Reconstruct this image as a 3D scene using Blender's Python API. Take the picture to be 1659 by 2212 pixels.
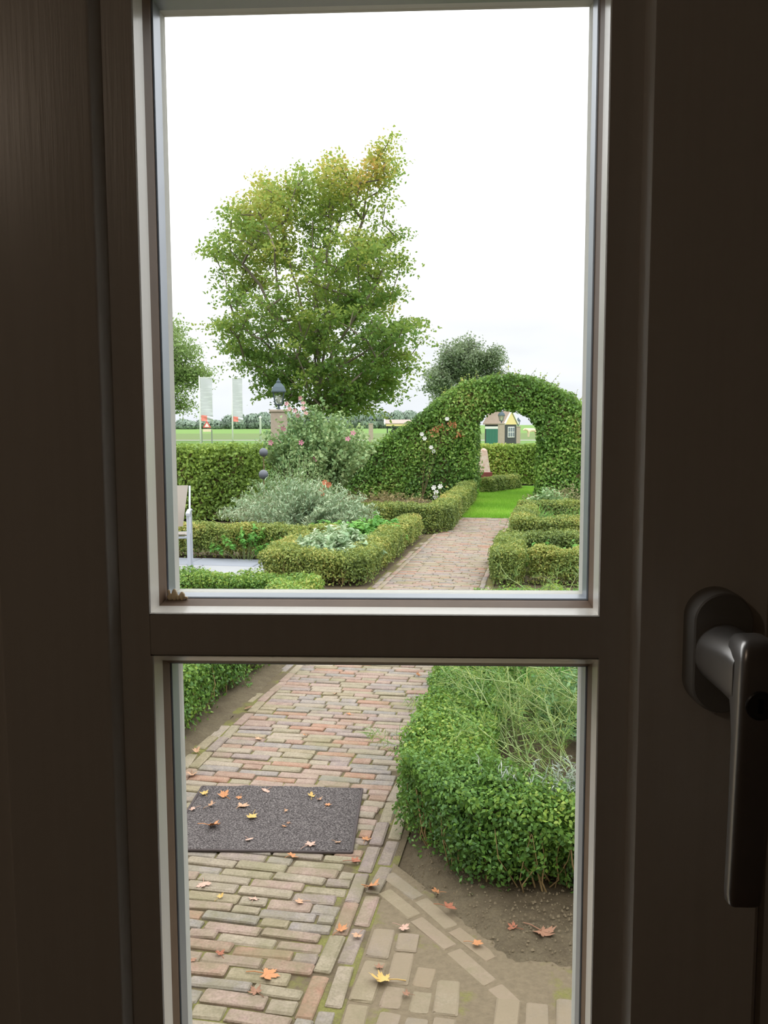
import bpy, math, random
import numpy as np
from mathutils import Vector, Matrix, Euler

for o in list(bpy.data.objects):
    bpy.data.objects.remove(o, do_unlink=True)
S = bpy.context.scene
COL = S.collection
R = math.radians

# ------------------------------------------------------------------ camera
cam_d = bpy.data.cameras.new('camera')
cam = bpy.data.objects.new('camera', cam_d)
COL.objects.link(cam)
cam_d.sensor_fit = 'VERTICAL'
cam_d.sensor_height = 36.0
cam_d.lens = 36.0 * 1900 / 2212
cam_d.clip_start = 0.02
cam_d.clip_end = 4000
EYE = 1.6
cam.matrix_world = (Matrix.Translation((0, 0, EYE)) @ Matrix.Rotation(R(2.5), 4, 'Z')
                    @ Matrix.Rotation(R(90) - math.atan(188 / 1900), 4, 'X') @ Matrix.Rotation(R(-0.2), 4, 'Z'))
S.camera = cam

# ------------------------------------------------------------------ sky: even overcast, brightest overhead
world = bpy.data.worlds.new('overcast_sky')
S.world = world
world.use_nodes = True
wn, wl = world.node_tree.nodes, world.node_tree.links
wn.clear()
w_out = wn.new('ShaderNodeOutputWorld')
w_bg = wn.new('ShaderNodeBackground')
w_tc = wn.new('ShaderNodeTexCoord')
w_sep = wn.new('ShaderNodeSeparateXYZ')
w_ramp = wn.new('ShaderNodeValToRGB')
w_map = wn.new('ShaderNodeMapping')
w_noise = wn.new('ShaderNodeTexNoise')
w_nr = wn.new('ShaderNodeMapRange')
w_mul = wn.new('ShaderNodeMixRGB')
wl.new(w_tc.outputs['Generated'], w_sep.inputs[0])
wl.new(w_sep.outputs['Z'], w_ramp.inputs[0])
wl.new(w_tc.outputs['Generated'], w_map.inputs[0])
w_map.inputs['Scale'].default_value = (2.2, 2.2, 9.0)
wl.new(w_map.outputs[0], w_noise.inputs['Vector'])
w_noise.inputs['Scale'].default_value = 2.0
w_noise.inputs['Detail'].default_value = 4.0
wl.new(w_noise.outputs['Fac'], w_nr.inputs[0])
w_nr.inputs[1].default_value = 0.35
w_nr.inputs[2].default_value = 0.7
w_nr.inputs[3].default_value = 1.06
w_nr.inputs[4].default_value = 0.9
w_mul.blend_type = 'MULTIPLY'
w_mul.inputs[0].default_value = 1.0
wl.new(w_ramp.outputs[0], w_mul.inputs[1])
wl.new(w_nr.outputs[0], w_mul.inputs[2])
wl.new(w_mul.outputs[0], w_bg.inputs[0])
wl.new(w_bg.outputs[0], w_out.inputs[0])
cr = w_ramp.color_ramp
cr.elements[0].position = 0.0
cr.elements[0].color = (0.47, 0.49, 0.52, 1)
cr.elements[1].position = 1.0
cr.elements[1].color = (1.7, 1.7, 1.7, 1)
e = cr.elements.new(0.10); e.color = (0.58, 0.59, 0.605, 1)
e = cr.elements.new(0.22); e.color = (0.86, 0.86, 0.865, 1)
e = cr.elements.new(0.42); e.color = (1.28, 1.28, 1.28, 1)
w_bg.inputs[1].default_value = 1.9

# thin sun behind the cloud layer: a very soft light, no hard shadows
sun_d = bpy.data.lights.new('sun', 'SUN')
sun_d.energy = 0.5
sun_d.angle = R(50)
sun_d.color = (1.0, 0.97, 0.92)
sun = bpy.data.objects.new('sun', sun_d)
COL.objects.link(sun)
sun.rotation_euler = (R(32), R(28), 0)

# warm lamp of the room, behind the camera
lamp_d = bpy.data.lights.new('room_lamp', 'POINT')
lamp_d.energy = 2.4
lamp_d.color = (1.0, 0.80, 0.62)
lamp_d.shadow_soft_size = 0.05
lamp = bpy.data.objects.new('room_lamp', lamp_d)
COL.objects.link(lamp)
lamp.location = (-0.95, -1.0, 2.28)

S.view_settings.view_transform = 'Standard'
S.view_settings.look = 'None'
S.view_settings.gamma = 1.0
S.view_settings.use_curve_mapping = False
S.view_settings.exposure = 0.0

# ------------------------------------------------------------------ helpers
GA = R(8.1)                      # the garden path runs 8.1 degrees off the wall's normal
GC, GS = math.cos(GA), math.sin(GA)
def G(u, v, z=0.0):
    return (u * GC + v * GS, -u * GS + v * GC, z)
def Gn(P):
    P = np.asarray(P, float)
    return np.stack([P[:, 0] * GC + P[:, 1] * GS, -P[:, 0] * GS + P[:, 1] * GC, P[:, 2]], 1)

def lin(c):
    c = c / 255.0
    return c / 12.92 if c <= 0.04045 else ((c + 0.055) / 1.055) ** 2.4
def rgb(r, g, b):
    return (lin(r), lin(g), lin(b), 1.0)

class M:
    """small node-material helper"""
    def __init__(s, name):
        s.m = bpy.data.materials.new(name)
        s.m.use_nodes = True
        s.n, s.l = s.m.node_tree.nodes, s.m.node_tree.links
        s.n.clear()
        s.out = s.n.new('ShaderNodeOutputMaterial')
    def node(s, t, **kw):
        x = s.n.new(t)
        for k, v in kw.items():
            setattr(x, k, v)
        return x
    def link(s, a, b):
        s.l.new(a, b)
    def noise(s, scale, detail=3, coord='Object', rough=0.55, stretch=None):
        if coord == 'World':
            g = s.node('ShaderNodeNewGeometry').outputs['Position']
        else:
            g = s.node('ShaderNodeTexCoord').outputs[coord]
        if stretch:
            mp = s.node('ShaderNodeMapping')
            mp.inputs['Scale'].default_value = stretch
            s.link(g, mp.inputs[0]); g = mp.outputs[0]
        t = s.node('ShaderNodeTexNoise')
        t.inputs['Scale'].default_value = scale
        t.inputs['Detail'].default_value = detail
        t.inputs['Roughness'].default_value = rough
        s.link(g, t.inputs['Vector'])
        return t.outputs['Fac']
    def ramp(s, fac, stops, interp='LINEAR'):
        r = s.node('ShaderNodeValToRGB')
        r.color_ramp.interpolation = interp
        el = r.color_ramp.elements
        while len(el) < len(stops):
            el.new(0.5)
        for i, (p, c) in enumerate(stops):
            el[i].position = p
            el[i].color = c if len(c) == 4 else (*c, 1)
        s.link(fac, r.inputs[0])
        return r.outputs[0]
    def mix(s, fac, a, b, mode='MIX'):
        x = s.node('ShaderNodeMixRGB', blend_type=mode)
        for i, v in ((0, fac), (1, a), (2, b)):
            if isinstance(v, (int, float)):
                x.inputs[i].default_value = v if i == 0 else (v, v, v, 1)
            elif isinstance(v, tuple):
                x.inputs[i].default_value = v
            else:
                s.link(v, x.inputs[i])
        return x.outputs[0]
    def bump(s, fac, strength, dist=0.01):
        b = s.node('ShaderNodeBump')
        b.inputs['Strength'].default_value = strength
        b.inputs['Distance'].default_value = dist
        s.link(fac, b.inputs['Height'])
        return b.outputs[0]
    def principled(s, col, rough=0.6, metal=0.0, normal=None, spec=0.5):
        p = s.node('ShaderNodeBsdfPrincipled')
        if isinstance(col, tuple):
            p.inputs['Base Color'].default_value = col
        else:
            s.link(col, p.inputs['Base Color'])
        if isinstance(rough, (int, float)):
            p.inputs['Roughness'].default_value = rough
        else:
            s.link(rough, p.inputs['Roughness'])
        p.inputs['Metallic'].default_value = metal
        p.inputs['Specular IOR Level'].default_value = spec
        if normal is not None:
            s.link(normal, p.inputs['Normal'])
        s.link(p.outputs[0], s.out.inputs[0])
        return p

def plain(name, col, rough=0.6, metal=0.0, spec=0.5, var=0.12, scale=8, bump=0.0):
    m = M(name)
    n = m.noise(scale, 4)
    c = m.mix(n, tuple([x * (1 - var) for x in col[:3]] + [1]), tuple([min(1, x * (1 + var)) for x in col[:3]] + [1]))
    m.principled(c, rough, metal, m.bump(m.noise(scale * 6, 3), bump, 0.004) if bump else None, spec)
    return m.m

def leaf_mat(name, stops, rough=0.45, transl=0.3, spec=0.35):
    """leaves: colour picked by the per-leaf value 'tint', light shines through a little"""
    m = M(name)
    a = m.node('ShaderNodeAttribute', attribute_name='tint')
    col = m.ramp(a.outputs['Fac'], stops)
    p = m.principled(col, rough, 0, None, spec)
    t = m.node('ShaderNodeBsdfTranslucent')
    tc = m.mix(0.30, col, (0.40, 0.46, 0.14, 1), 'MIX')
    m.link(tc, t.inputs['Color'])
    mx = m.node('ShaderNodeMixShader')
    mx.inputs[0].default_value = transl
    m.link(p.outputs[0], mx.inputs[1])
    m.link(t.outputs[0], mx.inputs[2])
    m.link(mx.outputs[0], m.out.inputs[0])
    return m.m

def empty(name, label, cat, loc=(0, 0, 0), group=None, rz=0.0):
    o = bpy.data.objects.new(name, None)
    COL.objects.link(o)
    o.location = loc
    o.rotation_euler = (0, 0, rz)
    o.empty_display_size = 0.1
    tag(o, label, cat, group)
    return o
def tag(o, label=None, cat=None, group=None, kind=None):
    if label: o['label'] = label
    if cat: o['category'] = cat
    if group: o['group'] = group
    if kind: o['kind'] = kind
    return o

def mesh_obj(name, V, F, mat, parent=None, origin=None, smooth=False, attr=None, kind=None):
    """V Nx3, F either an int array (all faces the same size) or a list of index lists"""
    V = np.asarray(V, float)
    if origin is not None:
        V = V - np.asarray(origin, float)
    me = bpy.data.meshes.new(name)
    if isinstance(F, np.ndarray):
        k = F.shape[1]
        me.vertices.add(len(V))
        me.vertices.foreach_set('co', V.astype(np.float32).ravel())
        me.loops.add(F.size)
        me.loops.foreach_set('vertex_index', F.astype(np.int32).ravel())
        me.polygons.add(len(F))
        me.polygons.foreach_set('loop_start', np.arange(0, F.size, k, dtype=np.int32))
        me.update(calc_edges=True)
    else:
        me.from_pydata(V.tolist(), [], F)
        me.update()
    if attr is not None:
        a = me.attributes.new('tint', 'FLOAT', 'POINT')
        a.data.foreach_set('value', np.asarray(attr, np.float32))
    if smooth:
        me.polygons.foreach_set('use_smooth', np.ones(len(me.polygons), dtype=bool))
    mats = mat if isinstance(mat, (list, tuple)) else [mat]
    for mm in mats:
        me.materials.append(mm)
    o = bpy.data.objects.new(name, me)
    COL.objects.link(o)
    if parent is not None:
        o.parent = parent
    elif origin is not None:
        o.location = origin
    if kind: o['kind'] = kind
    return o

class MB:
    """collects shapes into one mesh"""
    def __init__(s):
        s.V, s.F = [], []
    def add(s, V, F):
        b = len(s.V)
        s.V += [tuple(v) for v in V]
        s.F += [[i + b for i in f] for f in F]
    def box(s, x0, x1, y0, y1, z0, z1, bev=0.0):
        if bev <= 0:
            V = [(x, y, z) for x in (x0, x1) for y in (y0, y1) for z in (z0, z1)]
            F = [[0, 1, 3, 2], [4, 6, 7, 5], [0, 4, 5, 1], [2, 3, 7, 6], [0, 2, 6, 4], [1, 5, 7, 3]]
            s.add(V, F)
            return
        b = bev
        V = []
        for sx, x in ((-1, x0), (1, x1)):
            for sy, y in ((-1, y0), (1, y1)):
                for sz, z in ((-1, z0), (1, z1)):
                    V += [(x, y - sy * b, z - sz * b), (x - sx * b, y, z - sz * b), (x - sx * b, y - sy * b, z)]
        idx = lambda a, c, d, k: ((a * 2 + c) * 2 + d) * 3 + k
        F = []
        for a in (0, 1):
            q = [idx(a, 0, 0, 0), idx(a, 0, 1, 0), idx(a, 1, 1, 0), idx(a, 1, 0, 0)]
            F.append(q if a == 0 else q[::-1])
            q = [idx(0, a, 0, 1), idx(1, a, 0, 1), idx(1, a, 1, 1), idx(0, a, 1, 1)]
            F.append(q if a == 0 else q[::-1])
            q = [idx(0, 0, a, 2), idx(0, 1, a, 2), idx(1, 1, a, 2), idx(1, 0, a, 2)]
            F.append(q if a == 0 else q[::-1])
            for c in (0, 1):
                F.append([idx(a, c, 0, 0), idx(a, c, 1, 0), idx(a, c, 1, 1), idx(a, c, 0, 1)])
                F.append([idx(a, 0, c, 0), idx(a, 1, c, 0), idx(a, 1, c, 2), idx(a, 0, c, 2)])
                F.append([idx(0, a, c, 1), idx(1, a, c, 1), idx(1, a, c, 2), idx(0, a, c, 2)])
                for d in (0, 1):
                    F.append([idx(a, c, d, 0), idx(a, c, d, 1), idx(a, c, d, 2)])
        s.add(V, F)
    def loft(s, rings, cap0=True, cap1=True):
        n = len(rings[0])
        V = [p for r in rings for p in r]
        F = []
        for i in range(len(rings) - 1):
            for j in range(n):
                k = (j + 1) % n
                F.append([i * n + j, i * n + k, (i + 1) * n + k, (i + 1) * n + j])
        if cap0: F.append(list(range(n))[::-1])
        if cap1: F.append([(len(rings) - 1) * n + j for j in range(n)])
        s.add(V, F)
    def lathe(s, prof, c=(0, 0, 0), n=12, ang=0.0):
        rings = [[(c[0] + r * math.cos(ang + 2 * math.pi * j / n), c[1] + r * math.sin(ang + 2 * math.pi * j / n), c[2] + z)
                  for j in range(n)] for r, z in prof]
        s.loft(rings)
    def build(s, name, mat, parent=None, origin=None, smooth=False, kind=None):
        import bmesh
        o = mesh_obj(name, s.V, s.F, mat, parent, origin, smooth, kind=kind)
        bm = bmesh.new(); bm.from_mesh(o.data)
        bmesh.ops.recalc_face_normals(bm, faces=bm.faces)
        bm.to_mesh(o.data); bm.free()
        return o

def unit(a):
    return a / np.maximum(np.linalg.norm(a, axis=1, keepdims=True), 1e-9)

def leaf_cloud(P, N, L, aspect, rng, jitter=0.7, fold=0.15, axis=None):
    """one folded leaf of four corners at every point of P"""
    n = len(P)
    L = np.broadcast_to(np.asarray(L, float), (n,)) * rng.uniform(0.7, 1.25, n)
    nn = unit(N + jitter * rng.normal(size=(n, 3)))
    a = rng.normal(size=(n, 3)) if axis is None else axis + 0.35 * rng.normal(size=(n, 3))
    a = unit(a - nn * np.sum(a * nn, 1, keepdims=True))
    b = np.cross(nn, a)
    L = L[:, None]
    W = L * aspect * 0.5
    V = np.empty((n, 4, 3))
    V[:, 0] = P - a * L * 0.5
    V[:, 1] = P + b * W + nn * L * fold - a * L * 0.05
    V[:, 2] = P + a * L * 0.5
    V[:, 3] = P - b * W + nn * L * fold - a * L * 0.05
    F = np.arange(n * 4).reshape(n, 4)
    return V.reshape(-1, 3), F

def lumps(P, s, seed):
    r = np.random.default_rng(seed)
    out = np.zeros(len(P))
    for _ in range(5):
        k = r.normal(size=3) * s
        out += np.sin(P @ k + r.uniform(0, 6.28))
    return out / 5

def tints(P, rng, scale, seed, coherent=0.35, spread=0.5):
    t = 0.5 + coherent * lumps(P, scale, seed) * 1.6 + spread * (rng.random(len(P)) - 0.5)
    return np.clip(t, 0, 1)

def tubes(polys, sides=4):
    V, F = [], []
    b = 0
    for pts, rad in polys:
        pts = np.asarray(pts, float)
        n = len(pts)
        d = np.gradient(pts, axis=0)
        d = unit(d)
        ref = np.array([0.31, 0.17, 0.93]) if abs(d[0][2]) < 0.9 else np.array([0.95, 0.2, 0.1])
        x = unit(np.cross(d, ref)); y = np.cross(d, x)
        for j in range(sides):
            t = 2 * math.pi * j / sides
            V.append(pts + (x * math.cos(t) + y * math.sin(t)) * np.asarray(rad, float)[:, None])
        base = b
        idx = lambda i, j: base + (j % sides) * n + i
        for i in range(n - 1):
            for j in range(sides):
                F.append((idx(i, j), idx(i + 1, j), idx(i + 1, j + 1), idx(i, j + 1)))
        b += n * sides
    return np.concatenate(V), np.array(F, int)

# ------------------------------------------------------------------ materials
def paint_mat():
    m = M('cream_paint')
    n = m.noise(1.0, 4, 'Object', 0.6, (160, 160, 5))
    c = m.mix(n, rgb(230, 225, 216), rgb(242, 238, 230))
    m.principled(c, 0.27, 0, m.bump(m.noise(1.0, 5, 'Object', 0.6, (420, 420, 14)), 0.10, 0.001), 0.5)
    return m.m
PAINT = paint_mat()
SEAL_SHADE = plain('seal_shade_brown', rgb(136, 112, 92), 0.5, var=0.2, scale=60)  # brown imitates the shading on the glazing bead's inner side
SPACER = plain('aluminium_spacer', rgb(150, 156, 165), 0.4, 0.7, var=0.08, scale=60)
OUTBEAD = plain('outside_white_bead', rgb(214, 214, 206), 0.5, var=0.06, scale=50)
LUMP = plain('beige_sealant', rgb(206, 180, 140), 0.35, var=0.15, scale=150)
HANDLE = plain('satin_grey_metal', rgb(182, 180, 178), 0.30, 0.75, var=0.05, scale=60)
HANDLE_DARK = plain('dark_rosette_metal', rgb(150, 147, 142), 0.4, 0.35, var=0.05, scale=60)
LOCK = plain('black_lock_metal', rgb(70, 68, 66), 0.35, 0.3, var=0.1, scale=80)
ROOM = plain('room_plaster', rgb(196, 186, 172), 0.8, var=0.08, scale=2)
ROOMFLOOR = plain('room_floor', rgb(110, 82, 60), 0.6, var=0.15, scale=3)
HOUSEWALL = plain('house_outside_plaster', rgb(196, 186, 170), 0.85, var=0.08, scale=3, bump=0.3)
ROOFM = plain('roof_thatch', rgb(120, 108, 90), 0.9, var=0.2, scale=5, bump=0.4)

def glass_mat():
    m = M('window_glass')
    t = m.node('ShaderNodeBsdfTransparent')
    t.inputs[0].default_value = (0.985, 0.99, 0.985, 1)
    g = m.node('ShaderNodeBsdfGlossy')
    g.inputs['Roughness'].default_value = 0.02
    f = m.node('ShaderNodeFresnel'); f.inputs[0].default_value = 1.25
    x = m.node('ShaderNodeMixShader')
    m.link(f.outputs[0], x.inputs[0]); m.link(t.outputs[0], x.inputs[1]); m.link(g.outputs[0], x.inputs[2])
    m.link(x.outputs[0], m.out.inputs[0])
    return m.m
GLASS = glass_mat()

BRICK_STOPS = [(0.0, rgb(152, 129, 121)), (0.10, rgb(145, 116, 103)), (0.20, rgb(141, 132, 112)), (0.30, rgb(134, 127, 125)),
               (0.40, rgb(147, 136, 123)), (0.50, rgb(134, 120, 118)), (0.60, rgb(138, 127, 103)), (0.68, rgb(151, 112, 94)),
               (0.75, rgb(152, 140, 125)), (0.84, rgb(127, 123, 120)), (0.92, rgb(143, 121, 112))]
def brick_mat(name, by_object, dust=0.0):
    m = M(name)
    if by_object:
        f = m.node('ShaderNodeObjectInfo').outputs['Random']
    else:
        f = m.node('ShaderNodeAttribute', attribute_name='tint').outputs['Fac']
    c = m.ramp(f, BRICK_STOPS, 'CONSTANT')
    c = m.mix(m.ramp(m.noise(22, 4, 'World'), [(0.3, (0, 0, 0)), (0.75, (1, 1, 1))]), c, m.mix(0.4, c, rgb(186, 172, 152)))
    fine = m.noise(130, 4, 'World')
    c = m.mix(0.55, c, m.ramp(fine, [(0.25, (0.35, 0.33, 0.30)), (0.6, (1, 1, 1))]), 'MULTIPLY')
    moss = m.ramp(m.noise(3.2, 6, 'World', 0.65), [(0.50, (0, 0, 0)), (0.72, (0.55, 0.55, 0.55))])
    sp = m.node('ShaderNodeSeparateXYZ')
    m.link(m.node('ShaderNodeNewGeometry').outputs['Position'], sp.inputs[0])
    damp = m.node('ShaderNodeMapRange')
    for i_, v_ in ((1, 2.6), (2, 4.2), (3, .55), (4, 0.0)):
        damp.inputs[i_].default_value = v_
    m.link(sp.outputs['Y'], damp.inputs[0])
    film = m.mix(1.0, m.ramp(m.noise(9, 5, 'World', .7), [(.36, (0, 0, 0)), (.58, (1, 1, 1))]), damp.outputs[0], 'MULTIPLY')
    c = m.mix(film, c, rgb(112, 106, 80))
    c = m.mix(moss, c, rgb(116, 114, 80))
    if dust > 0:
        d = m.ramp(m.noise(5.0, 6, 'World', 0.7), [(0.30, (0.15, 0.15, 0.15)), (0.55, (dust, dust, dust))])
        c = m.mix(d, c, rgb(134, 121, 101))
    m.principled(c, 0.8, 0, m.bump(m.noise(90, 5, 'World'), 0.5, 0.004), 0.3)
    return m.m
BRICK = brick_mat('old_clay_brick', True)
BRICK_FAR = brick_mat('old_clay_brick_far', False)
BRICK_DUSTY = brick_mat('dusty_clay_brick', True, 0.85)

def joint_mat(name, moss_amt, sand):
    m = M(name)
    c = m.mix(m.noise(60, 5, 'World'), sand, tuple([x * 0.55 for x in sand[:3]] + [1]))
    k = m.ramp(m.noise(6, 5, 'World', 0.65), [(0.62 - moss_amt * 0.35, (0, 0, 0)), (0.72 - moss_amt * 0.3, (1, 1, 1))])
    g = m.mix(m.noise(150, 3, 'World'), rgb(92, 92, 50), rgb(132, 130, 76))
    c = m.mix(k, c, g)
    m.principled(c, 0.9, 0, m.bump(m.noise(120, 5, 'World'), 0.7, 0.006), 0.2)
    return m.m
JOINT = joint_mat('mossy_sand_joint', 0.45, rgb(112, 100, 80))
JOINT_SAND = joint_mat('sandy_joint', 0.12, rgb(132, 119, 98))

def soil_mat():
    m = M('garden_soil')
    c = m.ramp(m.noise(2.2, 6, 'World', 0.7), [(0.3, rgb(88, 78, 62)), (0.6, rgb(112, 100, 80)), (0.8, rgb(130, 118, 94))])
    c = m.mix(m.ramp(m.noise(70, 5, 'World', 0.7), [(0.35, (0, 0, 0)), (0.7, (1, 1, 1))]), c, m.mix(0.45, c, rgb(60, 50, 40)))
    m.principled(c, 0.95, 0, m.bump(m.noise(60, 6, 'World', 0.7), 0.8, 0.015), 0.2)
    return m.m
SOIL = soil_mat()
def sandy_soil():
    m = M('sandy_soil')
    c = m.ramp(m.noise(4, 6, 'World', 0.7), [(0.3, rgb(118, 106, 86)), (0.55, rgb(140, 127, 104)), (0.8, rgb(158, 145, 120))])
    c = m.mix(m.ramp(m.noise(90, 5, 'World', 0.75), [(0.4, (0, 0, 0)), (0.7, (1, 1, 1))]), c, m.mix(0.4, c, rgb(80, 68, 52)))
    m.principled(c, 0.95, 0, m.bump(m.noise(80, 6, 'World', 0.7), 0.7, 0.01), 0.2)
    return m.m
SANDY = sandy_soil()
def bed_soil():
    m = M('bed_soil')
    a = m.node('ShaderNodeAttribute', attribute_name='tint').outputs['Fac']
    f = m.mix(0.5, a, m.noise(9, 5, 'World', .7), 'OVERLAY')
    c1 = m.ramp(m.noise(14, 6, 'World', .75), [(.3, rgb(84, 74, 58)), (.6, rgb(108, 96, 76)), (.8, rgb(126, 114, 92))])
    c2 = m.ramp(m.noise(10, 6, 'World', .75), [(.3, rgb(107, 96, 79)), (.55, rgb(126, 115, 94)), (.8, rgb(141, 130, 109))])
    c = m.mix(f, c1, c2)
    c = m.mix(m.ramp(m.noise(110, 5, 'World', .75), [(.4, (0, 0, 0)), (.7, (1, 1, 1))]), c, m.mix(.4, c, rgb(60, 50, 40)))
    m.principled(c, .95, 0, m.bump(m.noise(70, 6, 'World', .75), .9, .015), .2)
    return m.m
BEDSOIL = bed_soil()
def grass_ground(name, a, b, c3, scale):
    m = M(name)
    c = m.ramp(m.noise(scale, 6, 'World', 0.7), [(0.3, a), (0.5, b), (0.72, c3)])
    m.principled(c, 0.9, 0, m.bump(m.noise(scale * 12, 4, 'World'), 0.5, 0.03), 0.2)
    return m.m
FIELD = grass_ground('far_field_grass', rgb(94, 128, 61), rgb(102, 135, 65), rgb(111, 141, 72), 0.05)
VERGE = grass_ground('rough_verge_grass', rgb(104, 113, 72), rgb(94, 117, 65), rgb(113, 117, 78), 0.25)
MEADOW = grass_ground('meadow_grass', rgb(85, 117, 57), rgb(96, 128, 63), rgb(106, 133, 68), 0.3)
LAWNG = grass_ground('lawn_ground', rgb(84, 128, 44), rgb(96, 140, 46), rgb(108, 150, 54), 6)
ROAD = plain('pale_road', rgb(133, 133, 126), 0.9, var=0.08, scale=0.5)

BOX_NEAR = leaf_mat('box_leaf', [(0.00, rgb(61, 96, 49)), (0.35, rgb(84, 127, 57)), (0.65, rgb(113, 154, 65)), (0.88, rgb(150, 179, 78)), (1.00, rgb(183, 187, 96))], 0.38, 0.3)
BOX_MID = leaf_mat('box_leaf_autumn', [(0.00, rgb(96, 117, 66)), (0.35, rgb(128, 149, 76)), (0.60, rgb(158, 168, 87)), (0.85, rgb(188, 181, 100)), (1.00, rgb(205, 175, 111))], 0.5, 0.3)
HORNBEAM = leaf_mat('hornbeam_leaf', [(0.00, rgb(72, 106, 53)), (0.40, rgb(102, 143, 63)), (0.70, rgb(132, 170, 78)), (0.92, rgb(166, 188, 100)), (1.00, rgb(181, 149, 93))], 0.42, 0.3)
HORNBEAM_Y = leaf_mat('hornbeam_leaf_light', [(0.00, rgb(103, 132, 60)), (0.40, rgb(135, 166, 72)), (0.75, rgb(168, 191, 91)), (1.00, rgb(201, 197, 108))], 0.45, 0.35)
BEECH = leaf_mat('turning_beech_leaf', [(0.00, rgb(77, 114, 56)), (0.35, rgb(107, 145, 65)), (0.62, rgb(150, 171, 77)), (0.85, rgb(190, 186, 92)), (1.00, rgb(215, 175, 97))], 0.45, 0.5)
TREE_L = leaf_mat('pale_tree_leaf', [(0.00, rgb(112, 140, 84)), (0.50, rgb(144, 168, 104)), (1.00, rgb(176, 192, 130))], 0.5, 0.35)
TREE_R = leaf_mat('haze_grey_leaf', [(0.00, rgb(112, 130, 104)), (0.50, rgb(134, 150, 120)), (1.00, rgb(158, 170, 142))], 0.5, 0.25)  # greyed leaf colour stands for haze over the distance
TREE_FAR = leaf_mat('haze_blue_leaf', [(0.00, rgb(122, 142, 128)), (0.50, rgb(140, 158, 142)), (1.00, rgb(156, 172, 158))], 0.7, 0.15)  # aerial haze put into the leaf colour, paler and bluer than the foliage
MALLOW = leaf_mat('mallow_leaf', [(0.0, rgb(92, 128, 80)), (0.5, rgb(134, 166, 112)), (1.0, rgb(178, 196, 142))], 0.55, 0.3)
SILVER = leaf_mat('silver_leaf', [(0.0, rgb(112, 142, 108)), (0.5, rgb(152, 176, 142)), (1.0, rgb(196, 208, 176))], 0.6, 0.25)
SAGE = leaf_mat('sage_leaf', [(0.0, rgb(136, 170, 130)), (0.5, rgb(176, 202, 164)), (1.0, rgb(212, 224, 194))], 0.6, 0.25)
HERB = leaf_mat('herb_leaf', [(0.0, rgb(70, 130, 54)), (0.5, rgb(104, 168, 74)), (1.0, rgb(146, 196, 100))], 0.5, 0.35)
FENNEL = leaf_mat('fennel_frond', [(0.0, rgb(84, 128, 62)), (0.5, rgb(124, 160, 88)), (1.0, rgb(178, 188, 104))], 0.55, 0.3)
FENNELSTEM = plain('fennel_stem', rgb(148, 166, 108), 0.5, var=0.2, scale=8)
LAVENDER = leaf_mat('lavender_leaf', [(0.0, rgb(132, 148, 136)), (0.5, rgb(164, 178, 166)), (1.0, rgb(198, 206, 196))], 0.6, 0.2)
GRASSB = leaf_mat('grass_blade', [(0.0, rgb(112, 164, 46)), (0.5, rgb(134, 186, 56)), (1.0, rgb(160, 200, 78))], 0.5, 0.35)
TWIG = plain('hedge_twig', rgb(112, 94, 66), 0.8, var=0.3, scale=10)
STEMTAN = plain('tan_stem', rgb(152, 130, 92), 0.7, var=0.25, scale=12)
BARK = plain('grey_brown_bark', rgb(112, 104, 90), 0.9, var=0.25, scale=6, bump=0.5)

# ------------------------------------------------------------------ the setting: room and house wall
def struct(o):
    o['kind'] = 'structure'
    return o
WY0, WY1 = 0.478, 0.532                       # the wall in front of the camera
HX0, HX1, HZ0, HZ1 = -0.300, 0.250, 0.95, 2.02   # hole for the window
b = MB()
b.box(-6, HX0, WY0, WY1, -0.1, 3.1)
b.box(HX1, 6, WY0, WY1, -0.1, 3.1)
b.box(HX0, HX1, WY0, WY1, -0.1, HZ0)
b.box(HX0, HX1, WY0, WY1, HZ1, 3.1)
wall_front = struct(b.build('wall_front', [ROOM, HOUSEWALL]))
for p in wall_front.data.polygons:
    if p.normal.y > 0.5 or False:
        p.material_index = 1
def slab(name, mat, *a):
    m = MB(); m.box(*a); return struct(m.build(name, mat))
slab('wall_left', ROOM, -2.1, -1.9, -3.4, WY0, 0, 2.6)
slab('wall_right', ROOM, 2.0, 2.2, -3.4, WY0, 0, 2.6)
slab('wall_back', ROOM, -2.1, 2.2, -3.6, -3.4, 0, 2.6)
slab('floor', ROOMFLOOR, -2.1, 2.2, -3.6, WY0, -0.1, 0.0)
slab('ceiling', ROOM, -2.1, 2.2, -3.6, WY0, 2.5, 2.65)
b = MB()
b.loft([[(-6.3, 0.62, 3.0), (-6.3, 0.62, 3.2), (-6.3, -3.2, 6.6), (-6.3, -7.5, 3.2), (-6.3, -7.5, 3.0), (-6.3, -3.2, 6.3)],
        [(6.3, 0.62, 3.0), (6.3, 0.62, 3.2), (6.3, -3.2, 6.6), (6.3, -7.5, 3.2), (6.3, -7.5, 3.0), (6.3, -3.2, 6.3)]])
struct(b.build('roof', ROOFM))

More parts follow.
